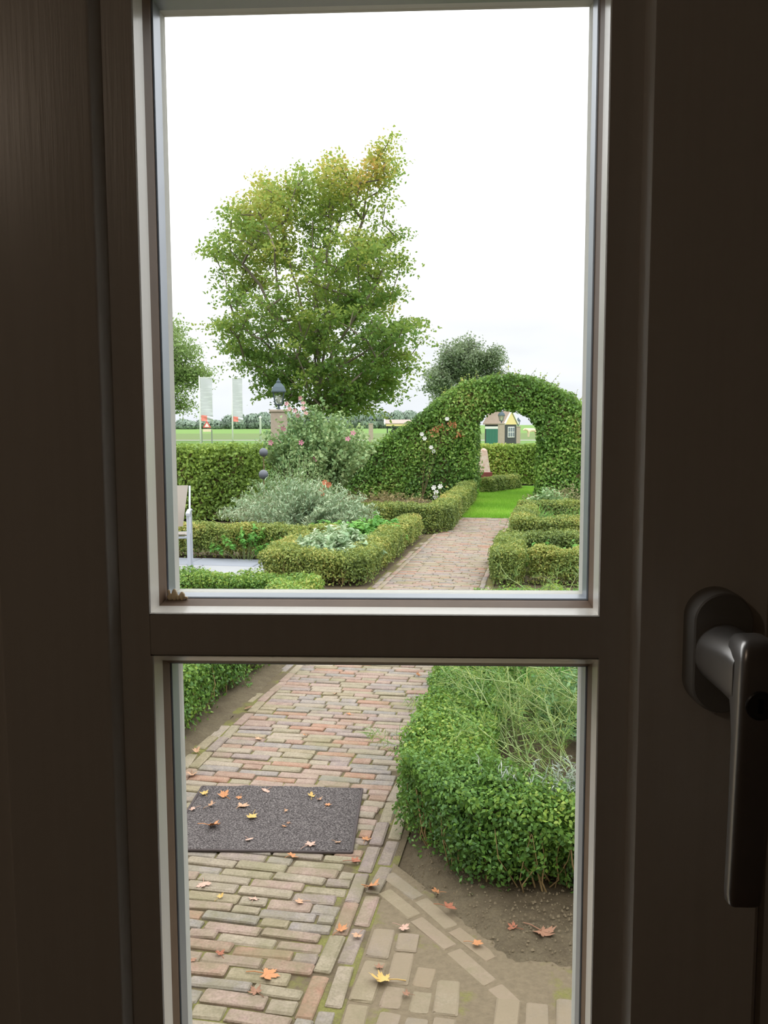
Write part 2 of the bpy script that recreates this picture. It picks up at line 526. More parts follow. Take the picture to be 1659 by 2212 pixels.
# window: sash with two panes one above the other
def ring(mb, loops):
    """quads between successive rectangles (x0, x1, z0, z1, y)"""
    V = []
    for x0, x1, z0, z1, y in loops:
        V += [(x0, y, z0), (x1, y, z0), (x1, y, z1), (x0, y, z1)]
    F = []
    for i in range(len(loops) - 1):
        for j in range(4):
            k = (j + 1) % 4
            F.append([i * 4 + j, i * 4 + k, (i + 1) * 4 + k, (i + 1) * 4 + j])
    mb.add(V, F)
SX0, SX1, SZ0, SZ1 = -0.2316, 0.1834, 1.03, 1.915
PUP = dict(A=(-.1499, .0953, 1.4970, 1.8345), B=(-.1487, .0946, 1.4985, 1.8330), C=(-.1466, .0936, 1.5010, 1.8300))
PLO = dict(A=(-.1490, .0957, 1.1130, 1.4735), B=(-.1478, .0949, 1.1150, 1.4676), C=(-.1460, .0940, 1.1175, 1.4640))
FY = 0.470                                   # face of the inner band and the muntin
sash = MB()
ring(sash, [(SX0, SX1, SZ0, SZ1, .518), (SX0, SX1, SZ0, SZ1, .4650), (SX0 + .0025, SX1 - .0025, SZ0 + .0025, SZ1 - .0025, .4625),
            (-.1716, .1164, 1.0880, 1.8580, .4625), (-.1706, .1156, 1.0892, 1.8568, .4628), (-.1696, .1149, 1.0900, 1.8560, .4636), (-.1664, .1123, 1.0932, 1.8528, .4694), (-.1660, .1120, 1.0942, 1.8518, FY)])
bi = (-.1660, .1120, 1.0942, 1.8518)
# inner band: left, right, top, bottom around the panes
def face(mb, x0, x1, z0, z1, y):
    mb.add([(x0, y, z0), (x1, y, z0), (x1, y, z1), (x0, y, z1)], [[0, 1, 2, 3]])
face(sash, bi[0], -.1499, 1.4970, bi[3], FY); face(sash, .0953, bi[1], 1.4970, bi[3], FY)
face(sash, -.1499, .0953, 1.8345, bi[3], FY)
face(sash, bi[0], -.1490, bi[2], 1.4735, FY); face(sash, .0957, bi[1], bi[2], 1.4735, FY)
face(sash, -.1490, .0957, bi[2], 1.1130, FY)
face(sash, bi[0], -.1499, 1.4735, 1.4970, FY); face(sash, .0953, bi[1], 1.4735, 1.4970, FY)
for P in (PUP, PLO):
    r = lambda k, y, d=0: (P[k][0] + d, P[k][1] - d, P[k][2] + d, P[k][3] - d, y)
    ring(sash, [r('A', FY), r('A', FY + .0008, .0006), r('B', .4842), r('B', .4850)])
BK = .518
for x0, x1, z0, z1 in ((SX0, -.149, SZ0, SZ1), (.096, SX1, SZ0, SZ1), (-.149, .096, 1.833, SZ1), (-.149, .096, SZ0, 1.115), (-.149, .096, 1.466, 1.499)):
    face(sash, x0, x1, z0, z1, BK)
window = struct(sash.build('window_1', PAINT, smooth=True))
window.modifiers.new('edges', 'EDGE_SPLIT').split_angle = R(28)
mu = MB()                                    # the muntin bar between the panes, slightly proud and rounded
mu.loft([[(x, .4850, 1.4985), (x, FY + .0016, 1.4972), (x, FY + .0004, 1.4962), (x, FY + .0002, 1.4945), (x, FY + .0002, 1.4758),
          (x, FY + .0004, 1.4742), (x, FY + .0016, 1.4731), (x, .4850, 1.4668)] for x in (-.1515, .0975)])
mu.build('muntin', PAINT, window)
for P, nm in ((PUP, 'upper'), (PLO, 'lower')):
    r = lambda k, y, d=0: (P[k][0] + d, P[k][1] - d, P[k][2] + d, P[k][3] - d, y)
    m = MB(); ring(m, [r('B', .4846), r('C', .4905), r('C', .4925, .0002)]); m.build('bead_shade_strip', SEAL_SHADE, window)
    m = MB(); ring(m, [r('C', .4925, .0002), r('C', .4930, .0012), r('C', .5060, .0012), r('C', .5065, .0)]); m.build('spacer_bar', SPACER, window)
    m = MB(); ring(m, [r('C', .5065, .0), r('C', .5110, .0016), r('C', .5120, .0022), r('C', .5140, .0012), r('C', .5180, -.004)]); m.build('outer_bead', OUTBEAD, window)
    m = MB()
    for y in (.4926, .5105):
        face(m, P['C'][0], P['C'][1], P['C'][2], P['C'][3], y)
    m.build('pane', GLASS, window)
rg = np.random.default_rng(5)
m = MB()
for cx, cz, rr, el in ((-.1440, 1.5026, .0021, 1.0), (-.1416, 1.5036, .0019, 1.9), (-.1395, 1.5022, .0017, 0.9), (-.1372, 1.5030, .0017, 1.5), (-.1449, 1.5054, .0010, 1.3), (-.1350, 1.5019, .0011, .8)):
    prof = [(rr * math.sin(t) * rg.uniform(.85, 1.1), -rr * math.cos(t) * el) for t in np.linspace(0.05, 3.09, 7)]
    m.lathe(prof, (cx, .4908, cz), 9)
m.build('sealant_lump', LUMP, window, smooth=True)
# fixed frame round the sash
fr = MB()
ring(fr, [(HX0, HX1, HZ0, HZ1, .530), (HX0, HX1, HZ0, HZ1, .474), (SX0 - .004, SX1 + .004, SZ0 - .004, SZ1 + .004, .474), (SX0 - .004, SX1 + .004, SZ0 - .004, SZ1 + .004, .519),
          (SX0 + .02, SX1 - .02, SZ0 + .02, SZ1 - .02, .5205), (SX0 + .02, SX1 - .02, SZ0 + .02, SZ1 - .02, .530), (HX0, HX1, HZ0, HZ1, .530)])
struct(fr.build('trim_1', PAINT))

# window handle: a part of the window
def rrect(w, h, n=6, rad=None):
    rad = min(w, h) / 2 if rad is None else rad
    pts = []
    for cx, cz, a0 in ((w / 2 - rad, h / 2 - rad, 0), (-w / 2 + rad, h / 2 - rad, 90), (-w / 2 + rad, -h / 2 + rad, 180), (w / 2 - rad, -h / 2 + rad, 270)):
        for k in range(n + 1):
            t = R(a0 + 90 * k / n)
            pts.append((cx + rad * math.cos(t), cz + rad * math.sin(t)))
    return pts
RX, RZ = 0.1535, 1.4832
hl = MB()
# neck rises from the rosette, swells into the lever head
neck = []
for y, w, h, dz in ((.4465, .0280, .0310, 0), (.4430, .0272, .0312, 0), (.4350, .0246, .0314, -.0005), (.4260, .0222, .0318, -.001), (.4170, .0204, .0320, -.002), (.4100, .0190, .0300, -.003)):
    neck.append([(RX + .0015 * (.4465 - y) / .0365 + a, y, RZ + dz + c) for a, c in rrect(w, h, 8, min(w, h) * .49)])
hl.loft(neck)
lev = []
for z, w, y0, y1 in ((1.5010, .0100, .4080, .4180), (1.4998, .0138, .4042, .4215), (1.4968, .0166, .4018, .4230), (1.4910, .0180, .4005, .4230), (1.4760, .0184, .4000, .4190), (1.4660, .0184, .4000, .4150), (1.4540, .0182, .4004, .4124),
                     (1.4260, .0178, .4014, .4122), (1.3980, .0172, .4026, .4128), (1.3765, .0168, .4038, .4134), (1.3722, .0160, .4044, .4130), (1.3705, .0130, .4056, .4120)):
    sh = rrect(w, y1 - y0, 4, min((y1 - y0) * .32, .0034))
    off = -0.0013 * (1.48 - z) / .11
    lev.append([(RX + .0016 + off + a, (y0 + y1) / 2 + c, z) for a, c in sh])
hl.loft(lev)
handle = hl.build('handle', HANDLE, window, smooth=True)
handle['label'] = 'satin grey metal lever handle'
md = handle.modifiers.new('edges', 'EDGE_SPLIT'); md.split_angle = R(38)
rs = MB()
rs.loft([[(RX + a, .4630, RZ + c) for a, c in rrect(.0314, .0640, 10)], [(RX + a, .4500, RZ + c) for a, c in rrect(.0311, .0637, 10)],
         [(RX + a, .4472, RZ + c) for a, c in rrect(.0297, .0623, 10)], [(RX + a, .4464, RZ + c) for a, c in rrect(.0280, .0606, 10)]])
ro = rs.build('rosette', HANDLE_DARK, handle, smooth=True)
md = ro.modifiers.new('edges', 'EDGE_SPLIT'); md.split_angle = R(30)
lk = MB()
LKZ = 1.4712
LKX = RX + .0015
cyl = lambda r, y: [(LKX + r * math.cos(t), y, LKZ + r * math.sin(t)) for t in np.linspace(0, 2 * math.pi, 25)[:-1]]
lk.loft([cyl(.0068, .4015), cyl(.0068, .3992), cyl(.0062, .3988), cyl(.0059, .3992), cyl(.0056, .3992)], False, True)
lk.build('lock_cylinder', LOCK, handle)
kh = MB(); kh.box(LKX - .0010, LKX + .0010, .3986, .3996, LKZ - .0034, LKZ + .0034); kh.build('keyhole', plain('keyhole_black', rgb(8, 8, 8), 0.8), handle)

# ------------------------------------------------------------------ the ground outside
def quad_uv(name, pts, z, mat, sub=None):
    V = [G(u, v, z) for u, v in pts]
    return struct(mesh_obj(name, V, [list(range(len(V)))], mat))
quad_uv('garden_ground', [(-16, -4), (14, -4), (14, 25), (-16, 25)], -0.014, SOIL)
quad_uv('meadow', [(-70, 25), (60, 25), (60, 90), (-70, 90)], -0.014, MEADOW)
quad_uv('road', [(-90, 90), (70, 90), (70, 95), (-90, 95)], -0.014, ROAD)
quad_uv('verge', [(-130, 95), (90, 95), (90, 170), (-130, 170)], -0.014, VERGE)
quad_uv('field', [(-900, 170), (900, 170), (900, 2600), (-900, 2600)], -0.014, FIELD)
lawn = quad_uv('lawn', [(-1.72, 15.15), (1.6, 15.15), (1.6, 23.4), (-3.4, 23.4), (-3.4, 20.2), (-1.72, 20.0)], 0.0, LAWNG)

# ------------------------------------------------------------------ the brick path
rng = np.random.default_rng(11)
random.seed(4)
def brick_mesh(name, l, w, h, mat, seed):
    """worn brick: top edges rounded off, corners uneven (22 faces at most)"""
    r = random.Random(seed)
    e = 0.004
    def q(x, y, z, j=0.0022):
        return (x + r.uniform(-j, j), y + r.uniform(-j, j), z + r.uniform(-.0012, .0012))
    lo = [(-l / 2, -w / 2), (l / 2, -w / 2), (l / 2, w / 2), (-l / 2, w / 2)]
    k = 0.0045
    base = []
    for i, (x, y) in enumerate(lo):
        sx, sy = (1 if x > 0 else -1), (1 if y > 0 else -1)
        pair = [(x - sx * k, y), (x, y - sy * k)]
        if i in (0, 2): pair = pair[::-1]
        base += pair
    V0 = [(x, y, -h) for x, y in base]
    V1 = [q(x, y, -e, .0015) for x, y in base]
    V2 = [q(x * (1 - 2 * e / l), y * (1 - 2.4 * e / w), 0) for x, y in base]
    n = 8
    F = []
    for a in (0, 1):
        for j in range(n):
            F.append([a * n + j, a * n + (j + 1) % n, (a + 1) * n + (j + 1) % n, (a + 1) * n + j])
    F.append([2 * n + j for j in range(n)])
    me = bpy.data.meshes.new(name)
    me.from_pydata(V0 + V1 + V2, [], F)
    me.materials.append(mat)
    return me
LENS = (0.19, 0.095, 0.15)
BM = {(L, i): brick_mesh('brick', L, 0.052, 0.05, BRICK, 31 * i + int(L * 1000)) for L in LENS for i in range(5)}
BD = {(L, i): brick_mesh('brick', L, 0.066, 0.05, BRICK_DUSTY, 77 * i + int(L * 1000)) for L in LENS for i in range(4)}

U0, U1 = -1.595, -0.665                       # field of courses between the edging rows
path = quad_uv('brick_path', [(-1.74, 1.2), (-0.52, 1.2), (-0.52, 15.2), (-1.74, 15.2)], -0.008, JOINT)
path['label'] = 'old brick garden path with mossy joints'
spots = []                                   # (u, v, angle, length, width, z)
v = 1.62
row = 0
while v < 15.15:
    pitch = random.uniform(.050, .063)
    u = U0 - random.choice((0.0, 0.0, 0.095, 0.05)) * (1 if row % 2 else 0.3)
    while u < U1 - 0.03:
        L = random.choice((.19, .19, .19, .19, .15, .095))
        a = max(u, U0 - .004); c = min(u + L, U1 + .004)
        if c - a > 0.05:
            wav = 0.010 * math.sin(3.1 * (a + c) / 2 + v * 1.7) + random.uniform(-.003, .003) - 0.06 * ((a + c) / 2 + 1.1) * max(0.0, (3.4 - v)) * 0.5
            spots.append(((a + c) / 2, v + pitch / 2 + wav, random.gauss(0, .030 if v < 3.1 else .016), c - a - .003, pitch - random.uniform(.003, .008), random.uniform(-.004, .003), 0))
        u += L + random.uniform(.002, .008)
    v += pitch
    row += 1
v = 1.55
while v < 15.1:                               # edging rows, bricks end to end
    for uu in (-1.625, -0.632):
        spots.append((uu + random.uniform(-.004, .004), v + .1 + random.uniform(-.01, .01), math.pi / 2 + random.gauss(0, .02), .192, .051, random.uniform(-.003, .003), 1))
    if random.random() < .6:
        spots.append((-1.69 + random.uniform(-.006, .006), v + .1 + random.uniform(-.03, .03), math.pi / 2 + random.gauss(0, .05), .18, .056, random.uniform(-.008, -.003), 1))
    if v < 3.3 or random.random() < .5:
        spots.append((-0.572 + random.uniform(-.005, .005), v + .16, math.pi / 2 + random.gauss(0, .04), .185, .050, random.uniform(-.005, 0), 1))
    v += .202
MAT = (-0.975, -0.262, 3.145, 3.725)          # the doormat, aligned with the house (world x0, x1, y0, y1)
def visible_brick(s):
    x, y, _ = G(s[0], s[1])
    if MAT[0] + .06 < x < MAT[1] - .06 and MAT[2] + .05 < y < MAT[3] - .05:
        return False
    # left jamb hides what lies far to the left close by; the first rows lie below the picture
    return s[1] > 2.02 and x > -0.286 * y - 0.09
vis = sorted([s for s in spots if visible_brick(s)], key=lambda s: s[1])
near = vis[:300]
ids = set(id(s) for s in near)
rest = [s for s in spots if id(s) not in ids]
for s in near:
    L = min(LENS, key=lambda q: abs(q - s[3]))
    o = bpy.data.objects.new('brick', BM[(L, random.randrange(5))])
    COL.objects.link(o)
    o.parent = path
    o.location = G(s[0], s[1], s[5])
    o.rotation_euler = (random.gauss(0, .012), random.gauss(0, .008), s[2] - GA)
    o.scale = (s[3] / L, s[4] / .052, 1)
V, F, T = [], [], []
for k, s in enumerate(rest):
    hl_, hw_ = s[3] / 2, s[4] / 2
    ca, sa = math.cos(s[2]), math.sin(s[2])
    b0 = len(V)
    for z, inset in ((-.03, 0), (-.004, 0), (0, .005)):
        for x, y in ((-hl_ + inset, -hw_ + inset), (hl_ - inset, -hw_ + inset), (hl_ - inset, hw_ - inset), (-hl_ + inset, hw_ - inset)):
            V.append(G(s[0] + x * ca - y * sa, s[1] + x * sa + y * ca, s[5] + z))
    for a in (0, 4):
        for j in range(4):
            F.append([b0 + a + j, b0 + a + (j + 1) % 4, b0 + a + 4 + (j + 1) % 4, b0 + a + 4 + j])
    F.append([b0 + 8 + j for j in range(4)])
    T += [random.random()] * 12
mesh_obj('far_bricks', V, np.array(F), BRICK_FAR, path, attr=T, kind='stuff')

# dusty brick terrace to the right, laid lengthwise, cut off by a slanting edge
terrace = quad_uv('brick_terrace', [(-0.52, 1.2), (2.2, 1.2), (2.2, 2.40), (-0.10, 2.58), (-0.54, 3.05)], -0.006, JOINT_SAND)
terrace['label'] = 'sandy brick terrace with bricks laid lengthwise'
def edge_v(u):
    return 2.93 - 1.12 * (u + .56) if u < -.12 else 2.437 - 0.10 * (u + .12)
u = -.49
col_i = 0
while u < 1.0:
    v = 1.62 - (col_i % 2) * .09 + random.uniform(-.02, .02)
    while v < 3.0:
        L = random.choice((.19, .19, .15, .095))
        if v + L < edge_v(u) - (.10 if u < -.1 else -.02):
            o = bpy.data.objects.new('brick', BD[(L, random.randrange(4))])
            COL.objects.link(o); o.parent = terrace
            o.location = G(u + random.uniform(-.004, .004), v + L / 2, random.uniform(-.0050, -.0005))
            o.rotation_euler = (random.gauss(0, .008), random.gauss(0, .012), math.pi / 2 + random.gauss(0, .035) - GA)
            o.scale = (1, random.uniform(.92, 1.08), 1)
        v += L + random.uniform(.008, .022)
    u += random.uniform(.076, .088)
    col_i += 1
da = math.atan2(-1.12, 1.0)
for k, (off, n0, n1) in enumerate(((0.0, 0, 3), (.072, 0, 4))):     # two slanting edging rows
    for j in range(n0, n1):
        t = .12 + j * .203 + k * .09
        uu = -.56 + math.cos(da) * t - math.sin(da) * (-off); vv = 2.985 + math.sin(da) * t - math.cos(da) * off
        o = bpy.data.objects.new('brick', BD[(.19, (j + k) % 4)])
        COL.objects.link(o); o.parent = terrace
        o.scale = (1, .85, 1)
        o.location = G(uu, vv, -.003 - .001 * j)
        o.rotation_euler = (0, random.gauss(0, .015), da + random.gauss(0, .03) - GA)
# uneven soil in the near bed and a sandy margin
def ground_patch(name, u0, u1, v0, v1, step, hfun, mat, seed, tint=None):
    us = np.arange(u0, u1 + step / 2, step); vs = np.arange(v0, v1 + step / 2, step)
    U, W = np.meshgrid(us, vs)
    P = np.stack([U.ravel(), W.ravel(), np.zeros(U.size)], 1)
    P[:, 2] = hfun(P[:, 0], P[:, 1]) + .008 * lumps(P, 25, seed) + .006 * lumps(P, 60, seed + 1) + .004 * rng.random(len(P))
    nu = len(us)
    I = np.arange(U.size).reshape(U.shape)
    F = np.stack([I[:-1, :-1].ravel(), I[:-1, 1:].ravel(), I[1:, 1:].ravel(), I[1:, :-1].ravel()], 1)
    at = None if tint is None else tint(P[:, 0], P[:, 1])
    return struct(mesh_obj(name, Gn(P), F, mat, smooth=True, attr=at))
def near_h(u, v):
    d = v - np.where(u < -.12, 2.99 - 1.12 * (u + .56), 2.47 - 0.10 * (u + .12))
    a = np.clip((u + .50) / .10, 0, 1)
    return -.03 + .045 * np.clip(d / .16, 0, 1) * a + .015 * np.clip((d - .15) / .3, 0, 1)
ground_patch('near_bed_soil', -.54, 1.5, 2.3, 8.2, .022, near_h, BEDSOIL, 3, lambda u, v: np.clip(1.15 - 3.2 * (v - np.where(u < -.12, 2.99 - 1.12 * (u + .56), 2.47 - 0.10 * (u + .12))), 0, 1))
ground_patch('path_margin_soil', -2.3, -1.70, 1.5, 8.1, .03, lambda u, v: -.012 + .02 * np.clip((-1.70 - u) / .1, 0, 1), BEDSOIL, 9, lambda u, v: np.clip(.85 + 1.8 * (u + 1.80), 0, 1))
# crumbs of soil and grit on the bed's margin
n = 2600
P = np.stack([rng.uniform(-.56, .75, n), rng.uniform(2.3, 3.2, n), np.zeros(n)], 1)
dd = P[:, 1] - np.where(P[:, 0] < -.12, 2.99 - 1.12 * (P[:, 0] + .56), 2.47 - 0.10 * (P[:, 0] + .12))
P = P[(dd > -.10 * rng.random(n)) & (dd < .7)]
P[:, 2] = near_h(P[:, 0], P[:, 1]) + .006
sz = rng.uniform(.002, .006, len(P))[:, None]
tet = np.array([(1, 0, -.5), (-.6, .9, -.5), (-.6, -.9, -.5), (0, 0, 1)], float)
V = (P[:, None, :] + tet[None] * sz[:, :, None] * rng.uniform(.6, 1.4, (len(P), 4, 1))).reshape(-1, 3)
F = (np.arange(len(P))[:, None, None] * 4 + np.array([(0, 1, 3), (1, 2, 3), (2, 0, 3)])[None]).reshape(-1, 3)
tag(mesh_obj('soil_crumbs', Gn(V), F, SANDY), 'loose crumbs of dry soil along the bed edge', 'soil', kind='stuff')

# lawn blades
n = 70000
P = np.stack([rng.uniform(-1.72, 1.2, n), rng.uniform(15.15, 22.6, n), np.zeros(n)], 1)
tip = P + np.stack([rng.normal(0, .012, n), rng.normal(0, .012, n), rng.uniform(.02, .05, n)], 1)
sd = np.stack([rng.normal(size=n), rng.normal(size=n), np.zeros(n)], 1); sd = unit(sd) * .006
V = np.stack([P - sd, P + sd, tip], 1).reshape(-1, 3)
tag(mesh_obj('lawn_grass', Gn(V), np.arange(3 * n).reshape(-1, 3), GRASSB, attr=np.repeat(tints(P, rng, 2, 6), 3)), 'bright green mown grass beyond the brick path', 'grass', kind='stuff')

# patio of blue-grey slabs
patio = quad_uv('patio', [(-9.6, 7.2), (-2.7, 7.2), (-2.9, 9.95), (-9.6, 9.95)], -0.010, plain('patio_joint', rgb(128, 124, 112), 0.9, var=.2, scale=20))
SLAB = []
for i, c in enumerate(((142, 147, 158), (150, 154, 162), (146, 146, 140), (156, 158, 162))):
    SLAB.append(plain('blue_grey_slab_%d' % i, rgb(*c), 0.6, var=.07, scale=4, bump=.15))
ang = 0.0
for iv in range(5):
    off = (-.32, 0.0, -.5, -.18, -.4)[iv]
    for iu in range(8):
        w, h = .80, .49
        u = -2.90 - w / 2 + off - iu * (w + .016) + (.40 if off < -.45 else 0)
        vv = 7.45 + iv * (h + .016) + h / 2
        if off < -.15 and iu == 0:            # the row's last slab is cut to the bed's edge
            w2 = -2.90 - (u + w / 2)
            if w2 > .05:
                m = MB(); m.box(-w2 / 2, w2 / 2 - .016, -h / 2, h / 2, -.035, 0, .006)
                o = m.build('slab', SLAB[iv % 4], patio)
                o.location = G(u + w / 2 + w2 / 2 + .012, vv, .002); o.rotation_euler = (0, 0, -GA)
        m = MB()
        m.box(-w / 2, w / 2, -h / 2, h / 2, -.035, 0, .006)
        o = m.build('slab', SLAB[random.randrange(4)], patio)
        o.location = G(u, vv, .002 + random.uniform(-.002, .002))
        o.rotation_euler = (0, 0, ang - GA)

# ------------------------------------------------------------------ doormat
def mat_mat():
    m = M('ribbed_mat')
    n = m.noise(1.0, 3, 'Object', .65, (150, 330, 20))
    c = m.ramp(n, [(.34, rgb(54, 50, 50)), (.50, rgb(88, 83, 83)), (.66, rgb(134, 128, 126))])
    m.principled(c, .95, 0, m.bump(n, .8, .004), .1)
    return m.m
MATM = mat_mat()
mx0, mx1, my0, my1 = MAT
mb = MB()
rows = 44                                    # ribs run across the mat
nx = 30
V, F = [], []
for j in range(rows * 2 + 1):
    for i in range(nx + 1):
        x = mx0 + (mx1 - mx0) * i / nx; y = my0 + (my1 - my0) * j / (rows * 2)
        z = .010 + (.0035 if j % 2 else 0) + .002 * math.sin(i * 1.3 + j * .4) * random.random() + .003 * math.sin(x * 7 + y * 5)
        if i in (0, nx) or j in (0, rows * 2):
            z = .004
        y += .004 * math.sin(i * .9)
        V.append((x, y, z))
for j in range(rows * 2):
    for i in range(nx):
        a = j * (nx + 1) + i
        F.append([a, a + 1, a + nx + 2, a + nx + 1])
mat_o = mesh_obj('doormat', V, np.array(F), MATM, origin=((mx0 + mx1) / 2, (my0 + my1) / 2, 0), smooth=False)
tag(mat_o, 'dark grey ribbed doormat lying on the brick path', 'doormat')
bd = MB()
x_, y_ = (mx1 - mx0) / 2, (my1 - my0) / 2
for a in ((-x_, x_, -y_ - .004, -y_ + .006), (-x_, x_, y_ - .006, y_ + .004), (-x_ - .004, -x_ + .006, -y_, y_), (x_ - .006, x_ + .004, -y_, y_)):
    bd.box(a[0], a[1], a[2], a[3], .001, .010, .002)
bd.build('border', plain('mat_border', rgb(74, 66, 66), .9, var=.2, scale=60), mat_o)

# ------------------------------------------------------------------ fallen leaves
def leaf_cols(name, a, b_):
    m = M(name)
    c = m.mix(m.noise(60, 4), rgb(*a), rgb(*b_))
    m.principled(c, .6, 0, m.bump(m.noise(150, 3), .4, .002), .3)
    return m.m
FL = {'tan': leaf_cols('tan_dead_leaf', (176, 136, 108), (200, 164, 134)), 'orange': leaf_cols('orange_dead_leaf', (176, 116, 76), (200, 146, 102)),
      'brown': leaf_cols('brown_dead_leaf', (134, 98, 78), (166, 126, 102)), 'yellow': leaf_cols('yellow_dead_leaf', (194, 158, 88), (212, 180, 112)),
      'pink': leaf_cols('pinkish_dead_leaf', (184, 146, 132), (206, 174, 156)), 'red': leaf_cols('reddish_dead_leaf', (146, 88, 68), (172, 114, 88)),
      'dark': leaf_cols('dark_rotten_leaf', (56, 42, 36), (82, 62, 50))}
def maple_mesh(seed, mat, curl):
    r = random.Random(seed)
    out = []
    for lobe, (a, ln) in enumerate(((-118, .62), (-58, .88), (0, 1.0), (58, .88), (118, .62))):
        a += r.uniform(-6, 6); ln *= r.uniform(.88, 1.08)
        out += [(a - 26, ln * .52), (a - 15, ln * .80), (a - 8, ln * .74), (a, ln), (a + 8, ln * .74), (a + 15, ln * .80), (a + 26, ln * .50)]
        if lobe < 4: out.append((a + 31, .40))
    out.append((180, .20))
    pts = [(d * math.sin(R(a)), d * math.cos(R(a))) for a, d in out]
    k1, k2, ph = r.uniform(.2, 1) * curl, r.uniform(-.4, .8) * curl, r.uniform(0, 6)
    hz = lambda x, y: k1 * x * x + k2 * y * y * .8 + .08 * curl * math.sin(5 * x + ph) + .06 * curl * math.sin(6 * y + ph)
    V = [(0, 0, hz(0, 0))]
    for x, y in pts: V.append((x * .5, y * .5, hz(x * .5, y * .5) + .02))
    for x, y in pts: V.append((x, y, hz(x, y)))
    n = len(pts)
    F = []
    for j in range(n):
        k = (j + 1) % n
        F.append([0, 1 + j, 1 + k])
        F.append([1 + j, 1 + n + j, 1 + n + k, 1 + k])
    mz = min(v[2] for v in V)
    V = [(x * .55, y * .55, (z - mz) * .55) for x, y, z in V]
    me = bpy.data.meshes.new('fallen_leaf')
    b0 = len(V)                               # leaf stalk
    for y, z in ((-.02, .03), (-.45, .06), (-.75, .02)):
        for dx, dz in ((-.02, 0), (.02, 0), (0, .03)):
            V.append((dx + .1 * y * y, y, z + dz))
    for i in (0, 1):
        for j in range(3):
            k = (j + 1) % 3
            F.append([b0 + i * 3 + j, b0 + i * 3 + k, b0 + i * 3 + 3 + k, b0 + i * 3 + 3 + j])
    me.from_pydata(V, [], F)
    me.materials.append(mat)
    me.polygons.foreach_set('use_smooth', np.ones(len(me.polygons), dtype=bool))
    return me
LM = {(c, k): maple_mesh(100 + 7 * k + i * 13, FL[c], (.5, .9)[k]) for i, c in enumerate(FL) for k in (0, 1)}
def fallen(x, y, z, size, col, label, group, k=None):
    o = bpy.data.objects.new('fallen_leaf', LM[(col, random.randrange(2) if k is None else k)])
    COL.objects.link(o)
    o.location = (x, y, z)
    o.rotation_euler = (random.gauss(0, .12), random.gauss(0, .12), random.uniform(0, 6.28))
    size *= 1.15
    o.scale = (size, size * random.uniform(.75, 1.05), size)
    tag(o, label, 'leaf', group)
    return o
on_mat = [(-0.94, 3.629, .045, 'yellow'), (-0.847, 3.604, .062, 'orange'), (-0.78, 3.597, .032, 'orange'), (-0.883, 3.511, .042, 'tan'), (-0.949, 3.478, .04, 'pink'),
          (-0.677, 3.672, .05, 'pink'), (-0.751, 3.507, .065, 'tan'), (-0.475, 3.617, .045, 'yellow'), (-0.436, 3.586, .035, 'tan'), (-0.395, 3.533, .035, 'orange'),
          (-0.69, 3.414, .058, 'yellow'), (-0.839, 3.322, .075, 'orange'), (-0.562, 3.469, .02, 'tan'), (-0.548, 3.332, .025, 'orange'), (-0.532, 3.361, .022, 'brown'),
          (-0.667, 3.219, .036, 'pink'), (-0.426, 3.180, .055, 'pink'), (-0.324, 3.205, .034, 'tan')]
names = {'yellow': 'yellowish', 'orange': 'orange', 'tan': 'pale tan', 'pink': 'pinkish', 'brown': 'brown', 'red': 'reddish', 'dark': 'dark'}
for x, y, s, c in on_mat:
    if s == .075:
        fallen(x, y, .016, s, c, 'largest orange maple leaf lying on the grey doormat', None)
    else:
        fallen(x, y, .016, s, c, '%s curled maple leaf on the grey doormat' % names[c], '%s leaves on the doormat' % names[c])
on_path = [(-0.485, 3.118, .055, 'orange'), (-0.249, 3.086, .05, 'red'), (-1.056, 3.862, .07, 'tan'), (-0.99, 4.827, .06, 'brown'), (-0.833, 4.337, .055, 'tan'),
           (-0.763, 2.904, .058, 'pink'), (-0.569, 2.811, .045, 'pink'), (-0.407, 2.803, .042, 'tan'), (-0.259, 2.64, .045, 'orange'), (-0.201, 2.616, .045, 'tan'),
           (-0.469, 2.327, .05, 'brown'), (-0.613, 2.501, .04, 'red'), (-0.69, 2.47, .03, 'brown'), (-0.218, 3.258, .045, 'orange'), (-0.516, 5.102, .035, 'tan'),
           (-0.402, 4.727, .035, 'orange'), (-0.02, 5.507, .05, 'orange'), (-1.108, 4.148, .05, 'tan'), (-0.602, 4.392, .03, 'orange'), (-0.687, 2.822, .03, 'yellow')]
for x, y, s, c in on_path:
    fallen(x, y, .003, s, c, '%s dry maple leaf lying on the brick path' % names[c], '%s leaves on the brick path' % names[c])
fallen(-0.452, 2.406, .003, .075, 'orange', 'large flat orange leaf on the mossy path bricks', None, 0)
fallen(-0.134, 4.212, .003, .045, 'dark', 'dark rotten leaf on the path beside the near hedge', None, 1)
fallen(-0.179, 2.907, .003, .070, 'orange', 'big tan-orange leaf on the edging where path meets terrace', None, 1)
fallen(-0.109, 2.393, .003, .075, 'yellow', 'bright yellow folded leaf on the dusty terrace bricks', None, 1)
for x, y, s, c in ((-0.125, 2.453, .035, 'brown'), (-0.061, 2.665, .045, 'pink'), (0.167, 2.586, .045, 'orange'), (-0.041, 2.333, .03, 'brown')):
    fallen(x, y, .004, s, c, '%s small leaf on the dusty terrace bricks' % names[c], '%s leaves on the terrace' % names[c])
for x, y, s, c in ((0.085, 2.759, .055, 'red'), (0.29, 2.645, .045, 'red'), (0.053, 2.849, .04, 'orange')):
    fallen(x, y, .020, s, c, '%s leaf on bare soil in front of the near hedge' % names[c], '%s leaves on the bed edge' % names[c])
fallen(0.375, 2.631, .018, .085, 'brown', 'large curled brown leaf on bare soil at the bed edge', None, 1)

